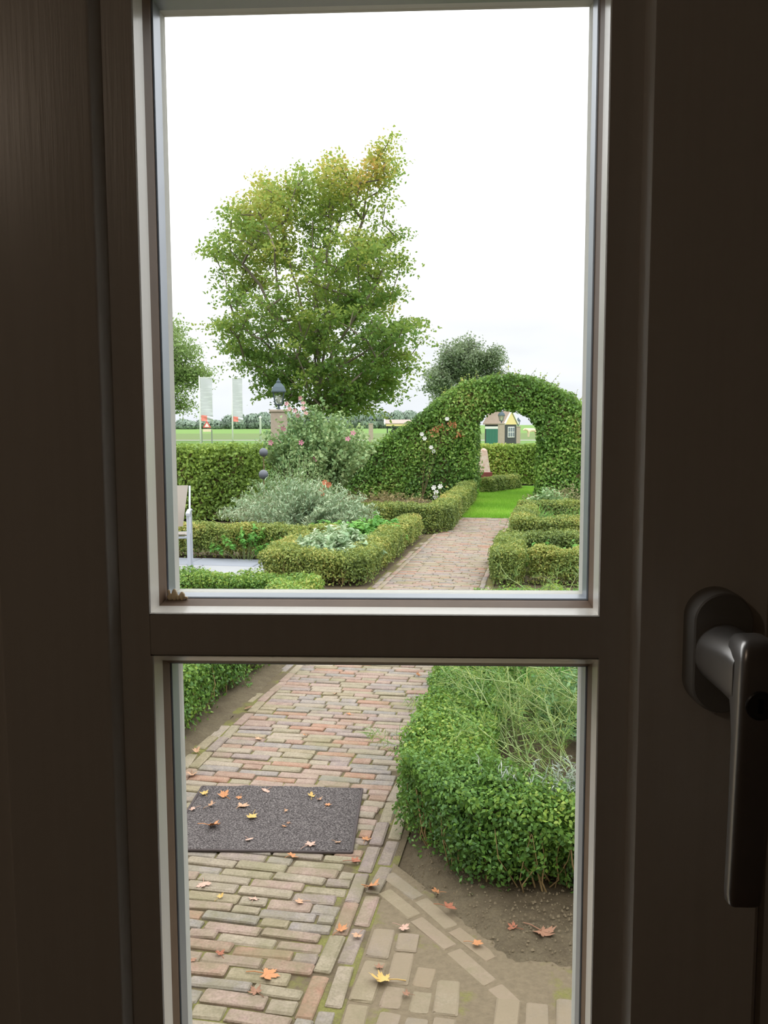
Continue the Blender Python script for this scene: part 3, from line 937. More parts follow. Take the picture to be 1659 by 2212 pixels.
# ------------------------------------------------------------------ hedges
def seg_dist(p, a, b_):
    a = np.array(a); b_ = np.array(b_)
    d = b_ - a
    t = np.clip(((p - a) @ d) / (d @ d), 0, 1)
    return np.linalg.norm(p - a - t[:, None] * d, axis=1)
def box_sdf(lines, hw, h, seed, lump=.02, ls=9.0, r=.05, cap=True):
    def f(P):
        d = np.full(len(P), 1e9)
        for ln in lines:
            w_ = ln[0] if isinstance(ln[0], float) else hw
            ln = ln[1:] if isinstance(ln[0], float) else ln
            for a, b_ in zip(ln[:-1], ln[1:]):
                d = np.minimum(d, seg_dist(P[:, :2], a, b_) - w_)
        qx = d + r; qz = P[:, 2] - h + r
        out = np.sqrt(np.maximum(qx, 0) ** 2 + np.maximum(qz, 0) ** 2) + np.minimum(np.maximum(qx, qz), 0) - r
        return out + lump * lumps(P, ls, seed) + lump * .6 * lumps(P, ls * 2.7, seed + 1)
    return f
def sample_shell(f, bb, n, t_in, t_out, rng, bare=None, keep=None):
    out = []
    tot = 0
    lo, hi = np.array(bb[0]), np.array(bb[1])
    for _ in range(60):
        P = lo + (hi - lo) * rng.random((400000, 3))
        if keep is not None:
            P = P[keep(P)]
        d = f(P)
        k = (d > -t_in) & (d < t_out)
        # fewer right at the outside, most just under the surface
        k &= rng.random(len(P)) < np.where(d > 0, .35, 1.0)
        if bare is not None:
            k &= rng.random(len(P)) < bare(P)
        out.append(P[k]); tot += k.sum()
        if tot >= n: break
    P = np.concatenate(out)[:n]
    e = .015
    d0 = f(P)
    N = np.stack([f(P + np.array(v)) - d0 for v in ((e, 0, 0), (0, e, 0), (0, 0, e))], 1)
    return P, unit(N)
def voxel_core(f, bb, cell, thr):
    lo, hi = np.array(bb[0]), np.array(bb[1])
    dims = np.maximum(1, np.floor((hi - lo) / cell).astype(int))
    g = np.stack(np.meshgrid(*[np.arange(k) for k in dims], indexing='ij'), -1).reshape(-1, 3)
    C = lo + (g + .5) * cell
    ins = (f(C) < thr).reshape(dims)
    pad = np.pad(ins, 1)
    V, F = [], []
    cor = np.array([(x, y, z) for x in (0, 1) for y in (0, 1) for z in (0, 1)], float)
    fac = {(-1, 0, 0): (0, 1, 3, 2), (1, 0, 0): (4, 6, 7, 5), (0, -1, 0): (0, 4, 5, 1), (0, 1, 0): (2, 3, 7, 6), (0, 0, -1): (0, 2, 6, 4), (0, 0, 1): (1, 5, 7, 3)}
    for dr, fc in fac.items():
        nb = pad[1 + dr[0]:1 + dr[0] + dims[0], 1 + dr[1]:1 + dr[1] + dims[1], 1 + dr[2]:1 + dr[2] + dims[2]]
        I = np.argwhere(ins & ~nb)
        if len(I) == 0: continue
        q = lo + (I[:, None, :] + cor[list(fc)][None]) * cell
        F.append(np.arange(len(I) * 4).reshape(-1, 4) + len(V) * 0 + sum(len(x) for x in V))
        V.append(q.reshape(-1, 3))
    if not V: return None
    return np.concatenate(V), np.concatenate(F)

def hedge(label, lines, hw, h, n, leaf, mat, seed, stems=120, cell=.06, t_in=.07, group=None, sparse=.16, lump=.04, tint_shift=0.0, top_tint=.12, keep=None):
    rg = np.random.default_rng(seed)
    f = box_sdf(lines, hw, h, seed, lump)
    lines = [ln[1:] if isinstance(ln[0], float) else ln for ln in lines]
    al = np.array([p for ln in lines for p in ln])
    lo = (*(al.min(0) - hw - .06), .0); hi = (*(al.max(0) + hw + .06), h + .06)
    base = G(*al.mean(0))
    t = empty('hedge', label, 'hedge', base, group)
    bare = lambda P: np.clip(sparse + (1 - sparse) * (P[:, 2] / h - .12) / .35, sparse, 1)
    P, N = sample_shell(f, (lo, hi), n, t_in, .03, rg, bare, keep)
    V, F = leaf_cloud(P, N + np.array([0, 0, .35]), leaf, .58, rg, .75)
    tt = tints(P, rg, 4.5, seed + 2, .22, .55) + tint_shift + top_tint * (P[:, 2] > h - .05) - .05
    mesh_obj('foliage', Gn(V), F, mat, t, base, attr=np.repeat(np.clip(tt, 0, 1), 4), kind='stuff')
    c = voxel_core(lambda P: np.where(P[:, 2] < .32 * h, 1.0, f(P)), (lo, hi), cell, -t_in - .015)
    if c is not None:
        V, F = c
        mesh_obj('twig_mass', Gn(V), F, TWIG, t, base)
    # bare stems at the foot
    polys = []
    segs = [(np.array(a), np.array(b_)) for ln in lines for a, b_ in zip(ln[:-1], ln[1:])]
    wl_ = np.array([np.linalg.norm(b_ - a) for a, b_ in segs]); wl_ /= wl_.sum()
    for _ in range(stems):
        a, b_ = segs[rg.choice(len(segs), p=wl_)]
        c2 = a + (b_ - a) * rg.random()
        nr = np.array([-(b_ - a)[1], (b_ - a)[0]]); nr /= np.linalg.norm(nr)
        s = rg.choice([-1, 1])
        b0 = c2 + nr * s * hw * rg.uniform(.3, .8)
        out = nr * s * hw * rg.uniform(.05, .35)
        jj = (b_ - a) / np.linalg.norm(b_ - a) * rg.normal(0, .05)
        pts = [(*(b0 + out * q + jj * q + rg.normal(0, .011, 2)), h * zz) for q, zz in ((0, 0), (.45, .22), (.8, .45), (1, .75))]
        r0 = rg.uniform(.0016, .0038) * (1 + h)
        polys.append((pts, [r0, r0 * .85, r0 * .7, r0 * .4]))
    V, F = tubes(polys, 4)
    mesh_obj('stems', Gn(V), F, STEMTAN, t, base, kind='stuff')
    return t

hedge('dark green clipped box hedge around the near herb bed', [[(-.39, 6.7), (-.39, 3.32)], [.14, (-.39, 3.32), (-.20, 3.02)], [.115, (-.20, 3.0), (1.25, 2.97)]], .16, .33, 165000, .0195, BOX_NEAR, 21, 420, .05, lump=.045, sparse=.12,
      keep=lambda P: (P[:, 1] < 6.0) | (np.random.random(len(P)) < .3))
hedge('box hedge beside the left edge of the near brick path', [[(-2.0, 3.2), (-2.0, 7.02), (-9.0, 7.02)]], .16, .33, 150000, .026, BOX_NEAR, 22, 520, .06, lump=.04, tint_shift=.08, sparse=.15)
hedge('low browning box hedge around the sage bed', [[(-1.92, 12.3), (-1.92, 8.58), (-2.74, 8.58), (-2.84, 9.9)]], .14, .31, 70000, .03, BOX_MID, 23, 420, .06, sparse=.12)
hedge('low straggly box hedge behind the slab patio', [[(-2.6, 10.2), (-9.5, 10.2)]], .16, .38, 95000, .032, BOX_MID, 24, 360, .07, sparse=.10, tint_shift=-.02)
hedge('long box hedge lining the path up to the arch', [[(-3.7, 12.95), (-1.72, 12.95), (-1.60, 13.3), (-1.64, 18.35)]], .15, .40, 110000, .034, BOX_MID, 25, 360, .07, tint_shift=-.12)
hedge('short clipped box hedge in front of the stone obelisk', [[(-1.45, 20.8), (-.85, 22.1)]], .17, .33, 24000, .04, BOX_MID, 26, 60, .08, tint_shift=-.1)
hedge('stepped box hedge around the first bed right of path', [[(-.41, 8.85), (-.41, 10.35), (1.9, 10.35)], [(-.02, 9.0), (1.9, 9.0)]], .15, .34, 80000, .03, BOX_MID, 27, 360, .06, tint_shift=-.08)
hedge('box hedge around the chive bed right of the path', [[(-.33, 13.6), (-.33, 11.75), (2.2, 11.75)]], .15, .36, 50000, .034, BOX_MID, 28, 240, .07, tint_shift=-.08)
hedge('box hedge across the end of right beds near the lawn', [[(-.30, 14.5), (2.4, 14.5)]], .16, .34, 34000, .036, BOX_MID, 29, 160, .07, tint_shift=-.14)

# tall hornbeam hedge grown into an arch over the path's line
PROF = np.array([(-16, 1.10), (-4.6, 1.12), (-3.96, 1.14), (-3.54, 1.30), (-3.13, 1.52), (-2.83, 1.73), (-2.47, 2.05), (-2.17, 2.30), (-1.83, 2.47), (-1.33, 2.57), (-.85, 2.61), (-.36, 2.55),
                 (.12, 2.38), (.51, 2.14), (.78, 1.88), (1.05, 1.62), (1.5, 1.35), (2.1, 1.14), (9, 1.12)])
INN = np.array([(-1.53, 0.0), (-1.52, 1.57), (-1.38, 1.82), (-1.13, 1.95), (-.74, 1.95), (-.45, 1.82), (-.27, 1.58), (-.22, 0.0)])
def arch_sdf(P):
    u, v, z = P[:, 0], P[:, 1], P[:, 2]
    top = np.interp(u, PROF[:, 0], PROF[:, 1])
    slope = np.abs(np.interp(u + .1, PROF[:, 0], PROF[:, 1]) - np.interp(u - .1, PROF[:, 0], PROF[:, 1])) / .2
    d = (z - top) / np.sqrt(1 + slope ** 2)
    hi = np.interp(u, INN[1:-1, 0], INN[1:-1, 1])
    din = np.minimum(np.minimum(u + 1.53, -.22 - u), (hi - z))
    d = np.maximum(d, din)
    d = np.maximum(d, np.abs(v - 19.1) - .38)
    return d + .06 * lumps(P, 5, 71) + .05 * lumps(P, 13, 72)
rg = np.random.default_rng(33)
base = G(-.87, 19.1)
arch = empty('arched_hedge', 'tall hornbeam hedge clipped into a green arch over the lawn', 'hedge', base)
lo, hi = (-8.5, 18.6, .02), (2.6, 19.6, 2.75)
P, N = sample_shell(arch_sdf, (lo, hi), 95000, .15, .06, rg, None, lambda P: (P[:, 0] > -6.5) | (np.random.random(len(P)) < .5))
V, F = leaf_cloud(P, N + np.array([0, 0, .3]), .07, .62, rg, .7)
mesh_obj('foliage', Gn(V), F, HORNBEAM, arch, base, attr=np.repeat(np.clip(tints(P, rg, 2.5, 73, .25, .6) - .03, 0, 1), 4), kind='stuff')
V, F = voxel_core(arch_sdf, (lo, hi), .11, -.14)
mesh_obj('twig_mass', Gn(V), F, TWIG, arch, base)
# stray shoots standing out of the arch top
polys, PP = [], []
for _ in range(46):
    u = rg.uniform(-2.3, .95)
    z = np.interp(u, PROF[:, 0], PROF[:, 1])
    p0 = np.array((u, 19.1 + rg.uniform(-.35, .3), z - .06))
    d = np.array((rg.normal(.1, .35), rg.normal(0, .3), 1.0)) * rg.uniform(.12, .30)
    pts = [p0, p0 + d * .5 + rg.normal(0, .015, 3), p0 + d]
    polys.append((pts, [.005, .004, .002]))
    for q in (.4, .6, .8, 1):
        PP.append(p0 + d * q)
V, F = tubes(polys, 3)
mesh_obj('shoots', Gn(V), F, TWIG, arch, base, kind='stuff')
PP = np.array(PP)
V, F = leaf_cloud(PP, rg.normal(size=PP.shape), .055, .6, rg, .5)
mesh_obj('shoot_leaves', Gn(V), F, HORNBEAM_Y, arch, base, attr=np.repeat(rg.random(len(PP)), 4), kind='stuff')
# reddish young leaves on the arch's left shoulder
PP = np.concatenate([np.array(c) + rg.normal(0, .05, (16, 3)) for c in ((-2.25, 18.66, 1.55), (-2.0, 18.66, 1.62), (-2.42, 18.66, 1.47), (-1.86, 18.66, 1.40))])
V, F = leaf_cloud(PP, np.tile((0, -1.0, .3), (len(PP), 1)), .07, .6, rg, .6)
ro_ = mesh_obj('reddish_leaves', Gn(V), F, leaf_mat('reddish_leaf', [(0, rgb(150, 92, 58)), (1, rgb(196, 136, 92))], .5, .3), arch, base, attr=np.repeat(rg.random(len(PP)), 4), kind='stuff')

def back_sdf(P):
    d = np.maximum(np.abs(P[:, 1] - 23.9) - .32, P[:, 2] - 1.06)
    return d + .03 * lumps(P, 5, 81) + .02 * lumps(P, 13, 82)
base = G(-.8, 23.9)
bh = empty('hedge', 'yellow-green hornbeam hedge behind the stone obelisk', 'hedge', base)
lo, hi = (-3.6, 23.4, .02), (2.2, 24.4, 1.15)
P, N = sample_shell(back_sdf, (lo, hi), 26000, .12, .03, rg)
V, F = leaf_cloud(P, N + np.array([0, 0, .3]), .075, .62, rg, .7)
mesh_obj('foliage', Gn(V), F, HORNBEAM_Y, bh, base, attr=np.repeat(tints(P, rg, 2.5, 83, .25, .6), 4), kind='stuff')
V, F = voxel_core(back_sdf, (lo, hi), .11, -.12)
mesh_obj('twig_mass', Gn(V), F, TWIG, bh, base)

def left_sdf(P):
    d = np.maximum(np.maximum(np.abs(P[:, 1] - 14.3) - .36, P[:, 2] - 1.22), np.abs(P[:, 0] + 8.6) - 3.7)
    return d + .05 * lumps(P, 5, 85) + .04 * lumps(P, 13, 86)
base = G(-8.6, 14.3)
lh = empty('hedge', 'light green hornbeam hedge behind the garden chair', 'hedge', base)
lo, hi = (-12.4, 13.8, .02), (-4.75, 14.8, 1.32)
P, N = sample_shell(left_sdf, (lo, hi), 66000, .14, .06, rg)
V, F = leaf_cloud(P, N + np.array([0, 0, .3]), .065, .62, rg, .7)
mesh_obj('foliage', Gn(V), F, HORNBEAM_Y, lh, base, attr=np.repeat(np.clip(tints(P, rg, 2.5, 87, .25, .6) - .12, 0, 1), 4), kind='stuff')
V, F = voxel_core(left_sdf, (lo, hi), .11, -.14)
mesh_obj('twig_mass', Gn(V), F, TWIG, lh, base)

# ------------------------------------------------------------------ shrubs and herbs
def shrub(name, label, cat, uv, n_stem, h, spread, leaf, aspect, per, mat, stem_mat, seed, t0=.2, droop=.15, leaf_off=.03, upright=.3, jitter=.8, r0=.005, disc=.1, group=None, along=False, crown=.45):
    rg = np.random.default_rng(seed)
    base = G(uv[0], uv[1])
    t = empty(name, label, cat, base, group)
    polys, LP, LN, LA, tips = [], [], [], [], []
    for i in range(n_stem):
        a = rg.uniform(0, 2 * math.pi)
        q = math.sqrt(rg.random())
        d = np.array((math.cos(a), math.sin(a)))
        hh = h * (1 - crown * q ** 2) * rg.uniform(.72, 1.05)
        sx, sy = spread
        reach = np.array((d[0] * sx, d[1] * sy)) * q
        b0 = np.array((uv[0], uv[1])) + d * disc * q
        tt = np.linspace(0, 1, 6)
        pts = np.stack([b0[0] + reach[0] * tt ** 1.3, b0[1] + reach[1] * tt ** 1.3, hh * (tt - droop * q * tt ** 3)], 1)
        pts[1:] += rg.normal(0, .015 * h, (5, 3))
        pts[:, 2] = np.maximum(pts[:, 2], 0)
        polys.append((pts, np.linspace(r0, r0 * .3, 6)))
        tips.append(pts[-1])
        s = rg.uniform(t0, 1.0, per)
        pp = np.stack([np.interp(s, tt, pts[:, k]) for k in range(3)], 1)
        off = unit(rg.normal(size=(per, 3))) * leaf_off * rg.uniform(.3, 1, (per, 1))
        LP.append(pp + off); LN.append(off / leaf_off + np.array((0, 0, upright * 2)))
        LA.append(unit(off + np.array((0, 0, leaf_off * .6))))
    LP, LN, LA = np.concatenate(LP), np.concatenate(LN), np.concatenate(LA)
    k = LP[:, 2] > .01
    LP, LN, LA = LP[k], LN[k], LA[k]
    V, F = leaf_cloud(LP, LN, leaf, aspect, rg, jitter, axis=LA * 2 if along else None)
    mesh_obj('foliage', Gn(V), F, mat, t, base, attr=np.repeat(tints(LP, rg, 5 / h, seed, .2, .7), 4), kind='stuff')
    V, F = tubes(polys, 4)
    mesh_obj('stems', Gn(V), F, stem_mat, t, base, kind='stuff')
    return t, np.array(tips), base
GREENSTEM = plain('green_stem', rgb(120, 138, 84), .6, var=.2, scale=8)
GREYSTEM = plain('grey_stem', rgb(140, 132, 104), .7, var=.2, scale=8)

# tall mallow with pink flowers
mal, tips, mbase = shrub('mallow_shrub', 'tall pale green mallow shrub with scattered pink flowers', 'shrub', (-4.15, 15.5), 210, 2.0, (.98, .75), .075, .7, 75, MALLOW, GREENSTEM, 41, .12, .12, .10, .3, .8, .007, .18, crown=.26)
rg = np.random.default_rng(42)
pts = []
LP = []
polys = []
for (u, v, z) in ((-4.36, 15.4, 2.16), (-4.62, 15.3, 2.02), (-4.55, 15.5, 1.86), (-4.25, 15.45, 1.92), (-3.40, 15.6, 1.42), (-3.35, 15.6, 1.25)):
    p0 = np.array((-4.15 + (u + 4.15) * .5, v, z - .75)); p1 = np.array((u, v, z))
    q = np.linspace(0, 1, 5)[:, None]
    pp = p0 + (p1 - p0) * q + rg.normal(0, .02, (5, 3))
    polys.append((pp, np.linspace(.007, .003, 5)))
    s = rg.random((60, 1)); LP.append(p0 + (p1 - p0) * s + rg.normal(0, .06, (60, 3)) * (1.2 - s))
V, F = tubes(polys, 4); mesh_obj('flower_spikes', Gn(V), F, GREENSTEM, mal, mbase, kind='stuff')
LP = np.concatenate(LP); V, F = leaf_cloud(LP, rg.normal(size=LP.shape), .055, .7, rg, .5)
mesh_obj('spike_leaves', Gn(V), F, MALLOW, mal, mbase, attr=np.repeat(rg.random(len(LP)), 4), kind='stuff')
def flower_mesh(name, mat, r, n=5):
    V, F = [(0, 0, 0)], []
    for k in range(n):
        a = 2 * math.pi * k / n
        for da, rr, z in ((-.42, .6, .12), (-.38, 1, .25), (0, 1.08, .2), (.38, 1, .25), (.42, .6, .12)):
            V.append((r * rr * math.cos(a + da), r * rr * math.sin(a + da), r * z))
        b0 = 1 + 5 * k
        F += [[0, b0, b0 + 1, b0 + 2], [0, b0 + 2, b0 + 3, b0 + 4]]
    me = bpy.data.meshes.new(name); me.from_pydata(V, [], F); me.materials.append(mat)
    return me
FM = flower_mesh('flower', plain('pink_petal', rgb(190, 112, 142), .6, var=.15, scale=20), .045)
FMP = flower_mesh('flower', plain('pale_pink_petal', rgb(196, 140, 144), .6, var=.15, scale=20), .04)
def put_flower(me, parent, pbase, uvz, face=(0, -1, .4)):
    o = bpy.data.objects.new('flower', me); COL.objects.link(o); o.parent = parent
    p = Vector(G(*uvz)) - Vector(pbase)
    o.location = p
    d = Vector(face) + Vector((rg.normal(0, .3), rg.normal(0, .2), rg.normal(0, .3)))
    o.rotation_euler = d.to_track_quat('Z', 'Y').to_euler()
    return o
for u, v, z in ((-4.36, 15.25, 2.08), (-4.60, 15.2, 1.98), (-4.48, 15.3, 1.86), (-4.30, 15.2, 1.90)):
    put_flower(FMP, mal, mbase, (u, v, z)); put_flower(FMP, mal, mbase, (u + .05, v, z - .09))
for u, v, z in ((-4.72, 14.6, 1.30), (-4.48, 14.6, 1.55), (-3.42, 14.9, 1.36), (-3.35, 15.0, 1.46), (-3.95, 14.7, 1.02), (-5.0, 15.0, 1.12), (-4.2, 14.7, 1.3)):
    put_flower(FM, mal, mbase, (u, v, z))
shrub('silver_shrub', 'broad silvery grey-green shrub in front of the mallow', 'shrub', (-3.45, 11.95), 190, .98, (.98, .62), .075, .26, 75, SILVER, GREYSTEM, 43, .15, .25, .06, .1, .7, .005, .25, along=True)
shrub('leaning_shrub', 'narrower yellow-green leaning shrub between mallow and silver shrub', 'shrub', (-3.95, 13.2), 70, 1.25, (.6, .4), .07, .3, 60, MALLOW, GREYSTEM, 44, .2, .2, .07, .1, .8, .005, .2, along=True)
shrub('sage_plant', 'pale sage-green leafy herb mound inside the low hedge', 'herb', (-2.30, 9.25), 170, .54, (.44, .50), .085, .38, 30, SAGE, GREYSTEM, 45, .45, .2, .05, .5, .6, .004, .12, along=True)
shrub('herb_plant', 'bright green leafy herb behind the pale sage', 'herb', (-2.50, 10.55), 80, .50, (.50, .42), .075, .6, 26, HERB, GREENSTEM, 46, .5, .25, .06, .8, .5, .004, .12)
shrub('herb_plant', 'bright green leafy herb next to the path hedge', 'herb', (-2.16, 11.0), 70, .52, (.30, .45), .08, .6, 26, HERB, GREENSTEM, 47, .5, .25, .06, .8, .5, .004, .10)
shrub('grass_clump', 'fresh green grassy clump at the foot of silver shrub', 'grass', (-2.62, 12.0), 90, .42, (.32, .3), .16, .08, 4, GRASSB, GREENSTEM, 48, .1, .25, .03, .1, .3, .002, .08, along=True)
shrub('dry_perennial', 'dry brownish perennial growth before the tall hedge', 'plant', (-3.0, 15.6), 110, .45, (1.0, .7), .06, .35, 30, leaf_mat('dry_leaf', [(0, rgb(122, 118, 78)), (.5, rgb(150, 142, 98)), (1, rgb(172, 146, 110))], .7, .2), GREYSTEM, 49, .1, .2, .06, .2, .8, .003, .5)
shrub('dry_perennial', 'dry tangled perennial at the foot of the right arch leg', 'plant', (.55, 17.0), 70, .5, (.7, .6), .07, .35, 30, leaf_mat('dry_leaf_light', [(0, rgb(118, 128, 84)), (.5, rgb(150, 150, 110)), (1, rgb(184, 160, 134))], .7, .2), GREYSTEM, 50, .1, .2, .06, .2, .8, .003, .4)
shrub('herb_plant', 'pale green bushy herb behind the chive bed', 'herb', (.02, 15.2), 60, .55, (.4, .3), .07, .5, 30, leaf_mat('pale_herb_leaf', [(0, rgb(110, 150, 96)), (.5, rgb(150, 182, 130)), (1, rgb(190, 206, 168))], .55, .3), GREENSTEM, 51, .3, .2, .06, .5, .6, .004, .1)
shrub('chive_clump', 'green chives filling the hedged bed right of path', 'herb', (.30, 12.75), 260, .46, (.55, .5), .26, .03, 3, HERB, GREENSTEM, 52, .3, .2, .02, 0, .3, .002, .55, along=True)
shrub('herb_plant', 'small yellow-green herb in the first right bed', 'herb', (.22, 9.65), 50, .38, (.40, .25), .06, .5, 24, HERB, GREENSTEM, 53, .3, .2, .06, .5, .6, .003, .2)
shrub('weed_patch', 'low weeds at the foot of the hedge right of path', 'plant', (.05, 7.9), 130, .13, (.48, .3), .05, .4, 14, HERB, GREENSTEM, 54, .1, .2, .05, .4, .7, .002, .15)
shrub('herb_plant', 'small bright seedlings on the hedge behind the patio', 'herb', (-3.55, 9.98), 30, .40, (.35, .08), .06, .6, 16, HERB, GREENSTEM, 55, .6, .1, .04, .6, .5, .003, .15)

# orange-red blooms in the silver shrub
of = empty('orange_flower', 'orange-red flower head among the silver shrub', 'flower', G(-3.10, 12.3))
polys = [([(-3.10, 12.3, 0), (-3.11, 12.28, .4), (-3.14, 12.22, .76)], [.005, .004, .003])]
V, F = tubes(polys, 4); mesh_obj('stem', Gn(V), F, GREENSTEM, of, G(-3.10, 12.3))
FO = flower_mesh('bloom', plain('orange_petal', rgb(168, 100, 66), .6, var=.2, scale=20), .042, 7)
for dx, dz in ((0, 0), (-.05, -.09), (.06, -.03), (-.04, -.16)):
    o = put_flower(FO, of, G(-3.10, 12.3), (-3.14 + dx, 12.18, .78 + dz)); o.name = 'bloom'

# white rose blooms by the path hedge and on the arch
WROSE = flower_mesh('bloom', plain('white_petal', rgb(206, 206, 200), .6, var=.04, scale=20), .045, 6)
for lab, pts3 in (('white rose bush behind the long path hedge', ((-1.93, 15.3, .42), (-1.86, 15.32, .52), (-1.97, 15.3, .50), (-1.95, 15.35, .34))),
                  ('white climbing rose on the arch shoulder', ((-2.66, 18.62, 1.40), (-2.60, 18.62, 1.31), (-2.46, 18.62, 1.12), (-2.40, 18.62, 1.04), (-2.12, 18.6, 1.72)))):
    b3 = G(pts3[0][0], pts3[0][1] + .05)
    rb = empty('rose', lab, 'flower', b3)
    polys = []
    for u, v, z in pts3:
        polys.append(([(pts3[0][0], pts3[0][1] + .05, 0), ((u + pts3[0][0]) / 2 + .03, v + .03, z * .55), (u, v + .02, z)], [.005, .004, .002]))
        o = put_flower(WROSE, rb, b3, (u, v, z)); o.name = 'bloom'
    V, F = tubes(polys, 4); mesh_obj('stems', Gn(V), F, TWIG, rb, b3)
    LP = np.concatenate([np.array(p[0][1]) + rg.normal(0, .12, (40, 3)) for p in polys])
    LP[:, 2] = np.abs(LP[:, 2])
    V, F = leaf_cloud(LP, rg.normal(size=LP.shape), .045, .65, rg, .5)
    mesh_obj('foliage', Gn(V), F, HORNBEAM, rb, b3, attr=np.repeat(rg.random(len(LP)), 4), kind='stuff')

# grey garden globes on sticks
GLOBE = plain('grey_globe', rgb(92, 96, 106), .45, var=.1, scale=15)
for (u, v, z, lab) in ((-4.60, 13.85, 1.16, 'grey ball on a stick rising to the hedge top'), (-4.24, 12.75, .86, 'grey ball on a lower stick beside the silver shrub')):
    t = empty('garden_globe', lab, 'ornament', G(u, v))
    m = MB(); m.lathe([(.004, -.075), (.04, -.064), (.068, -.03), (.075, 0), (.066, .034), (.04, .062), (.004, .074)], (0, 0, z), 14); m.build('globe', GLOBE, t, smooth=True)
    m = MB(); m.lathe([(.008, 0), (.008, z - .06)], (0, 0, 0), 6); m.build('stick', TWIG, t)

# fennel stems arching over the near herb bed
def fennel(label, uv, stems, seed, ln=(.45, .8), lean=None):
    rg = np.random.default_rng(seed)
    base = G(*uv, .012)
    t = empty('fennel_plant', label, 'herb', base)
    polys, LP, LA = [], [], []
    def branch(p, d, L, r, depth):
        n = 6
        pts = [p]
        d = d / np.linalg.norm(d)
        dirs = []
        for k in range(n - 1):
            d = d + rg.normal(0, .10, 3) + np.array((0, 0, -.05 if depth == 0 else .03))
            d /= np.linalg.norm(d)
            q = pts[-1] + d * L / (n - 1)
            q[2] = max(q[2], .03)
            pts.append(q); dirs.append(d.copy())
        polys.append((pts, np.linspace(r, r * .45, n)))
        if depth < 2:
            for k in range(2 if depth == 0 else 3, n):
                m = (1 if rg.random() < .7 else 2) if depth == 0 else int(rg.random() < .6)
                for _ in range(m):
                    bd_ = dirs[min(k, n - 2)] * .8 + rg.normal(0, .55, 3)
                    branch(pts[k], bd_, L * rg.uniform(.28, .46), r * .6, depth + 1)
        for _ in range(13 if depth else 5):
            k = rg.uniform(.35, 1)
            i = min(int(k * (n - 1)), n - 2)
            q = pts[i] + (pts[i + 1] - pts[i]) * rg.random()
            a = dirs[i] * .9 + rg.normal(0, .7, 3)
            a /= np.linalg.norm(a)
            LP.append(q + a * .03); LA.append(a)
    for i in range(stems):
        a = rg.uniform(0, 6.28) if lean is None else lean + rg.normal(0, .7)
        el = rg.uniform(.35, 1.1)
        d = np.array((math.cos(a) * math.cos(el), math.sin(a) * math.cos(el), math.sin(el)))
        branch(np.array((uv[0] + rg.normal(0, .03), uv[1] + rg.normal(0, .03), .01)), d, rg.uniform(*ln), rg.uniform(.0036, .0056), 0)
    V, F = tubes(polys, 4)
    mesh_obj('stems', Gn(V), F, FENNELSTEM, t, base, kind='stuff')
    LP, LA = np.array(LP), np.array(LA)
    V, F = leaf_cloud(LP, rg.normal(size=LP.shape), .07, .045, rg, .3, .05, axis=LA * 4)
    mesh_obj('fronds', Gn(V), F, FENNEL, t, base, attr=np.repeat(rg.random(len(LP)), 4), kind='stuff')
fennel('fennel with stems lying over the corner of the near hedge', (-.06, 3.75), 8, 61, (.40, .62), 2.9)
fennel('fennel with forked pale stems in the middle of the near bed', (.06, 4.35), 7, 62, (.45, .7), 2.2)
fennel('dense feathery fennel at the right of the near bed', (.34, 4.10), 9, 63, (.40, .62), 2.3)
fennel('fennel arching low over bare soil of the near bed', (.22, 3.60), 6, 64, (.35, .6), 2.4)
fennel('feathery fennel standing deep in the near bed', (.08, 5.40), 9, 65, (.5, .8), 1.9)
fennel('tall fennel at the far right of the near bed', (.38, 5.20), 9, 66, (.5, .8), 1.9)
fennel('fennel growing against the left hedge strip', (-.10, 4.95), 5, 67, (.40, .6), 1.0)
shrub('herb_plant', 'yellow-green bushy herb deep in the near bed', 'herb', (.02, 6.1), 110, .5, (.42, .5), .05, .5, 40, leaf_mat('yellow_herb_leaf', [(0, rgb(96, 136, 52)), (.5, rgb(136, 168, 66)), (1, rgb(178, 190, 92))], .5, .3), GREENSTEM, 56, .2, .2, .06, .4, .7, .003, .2)
shrub('herb_plant', 'blue-green bushy herb along the right of near bed', 'herb', (.36, 4.55), 110, .48, (.26, .5), .06, .25, 40, leaf_mat('blue_herb_leaf', [(0, rgb(86, 128, 84)), (.5, rgb(116, 158, 108)), (1, rgb(150, 184, 132))], .5, .3), GREENSTEM, 57, .2, .2, .05, .4, .7, .003, .2, along=True)
shrub('herb_plant', 'low small-leaved herb just behind the front hedge', 'herb', (.22, 3.42), 50, .22, (.22, .18), .035, .5, 30, HERB, GREENSTEM, 58, .2, .2, .05, .4, .7, .002, .15)
shrub('herb_plant', 'mid green leafy herb among the fennel stems', 'herb', (.06, 5.0), 90, .30, (.30, .40), .04, .55, 34, HERB, GREENSTEM, 59, .2, .2, .06, .4, .7, .003, .2)
# lavender tufts poking through the front hedge
for i, (u, v, lab) in enumerate(((-.17, 3.10, 'small'), (-.08, 3.06, 'upright'), (-.01, 3.04, 'spreading'), (.06, 3.05, 'dense'), (.14, 3.06, 'tall'))):
    shrub('lavender_tuft', '%s silvery lavender tuft poking through the front hedge' % lab, 'herb', (u, v), 16 + 4 * i, .43 + .01 * i, (.10, .07), .042, .10, 34, LAVENDER, GREYSTEM, 90 + i, .55, .05, .014, .1, .4, .0018, .03, along=True)

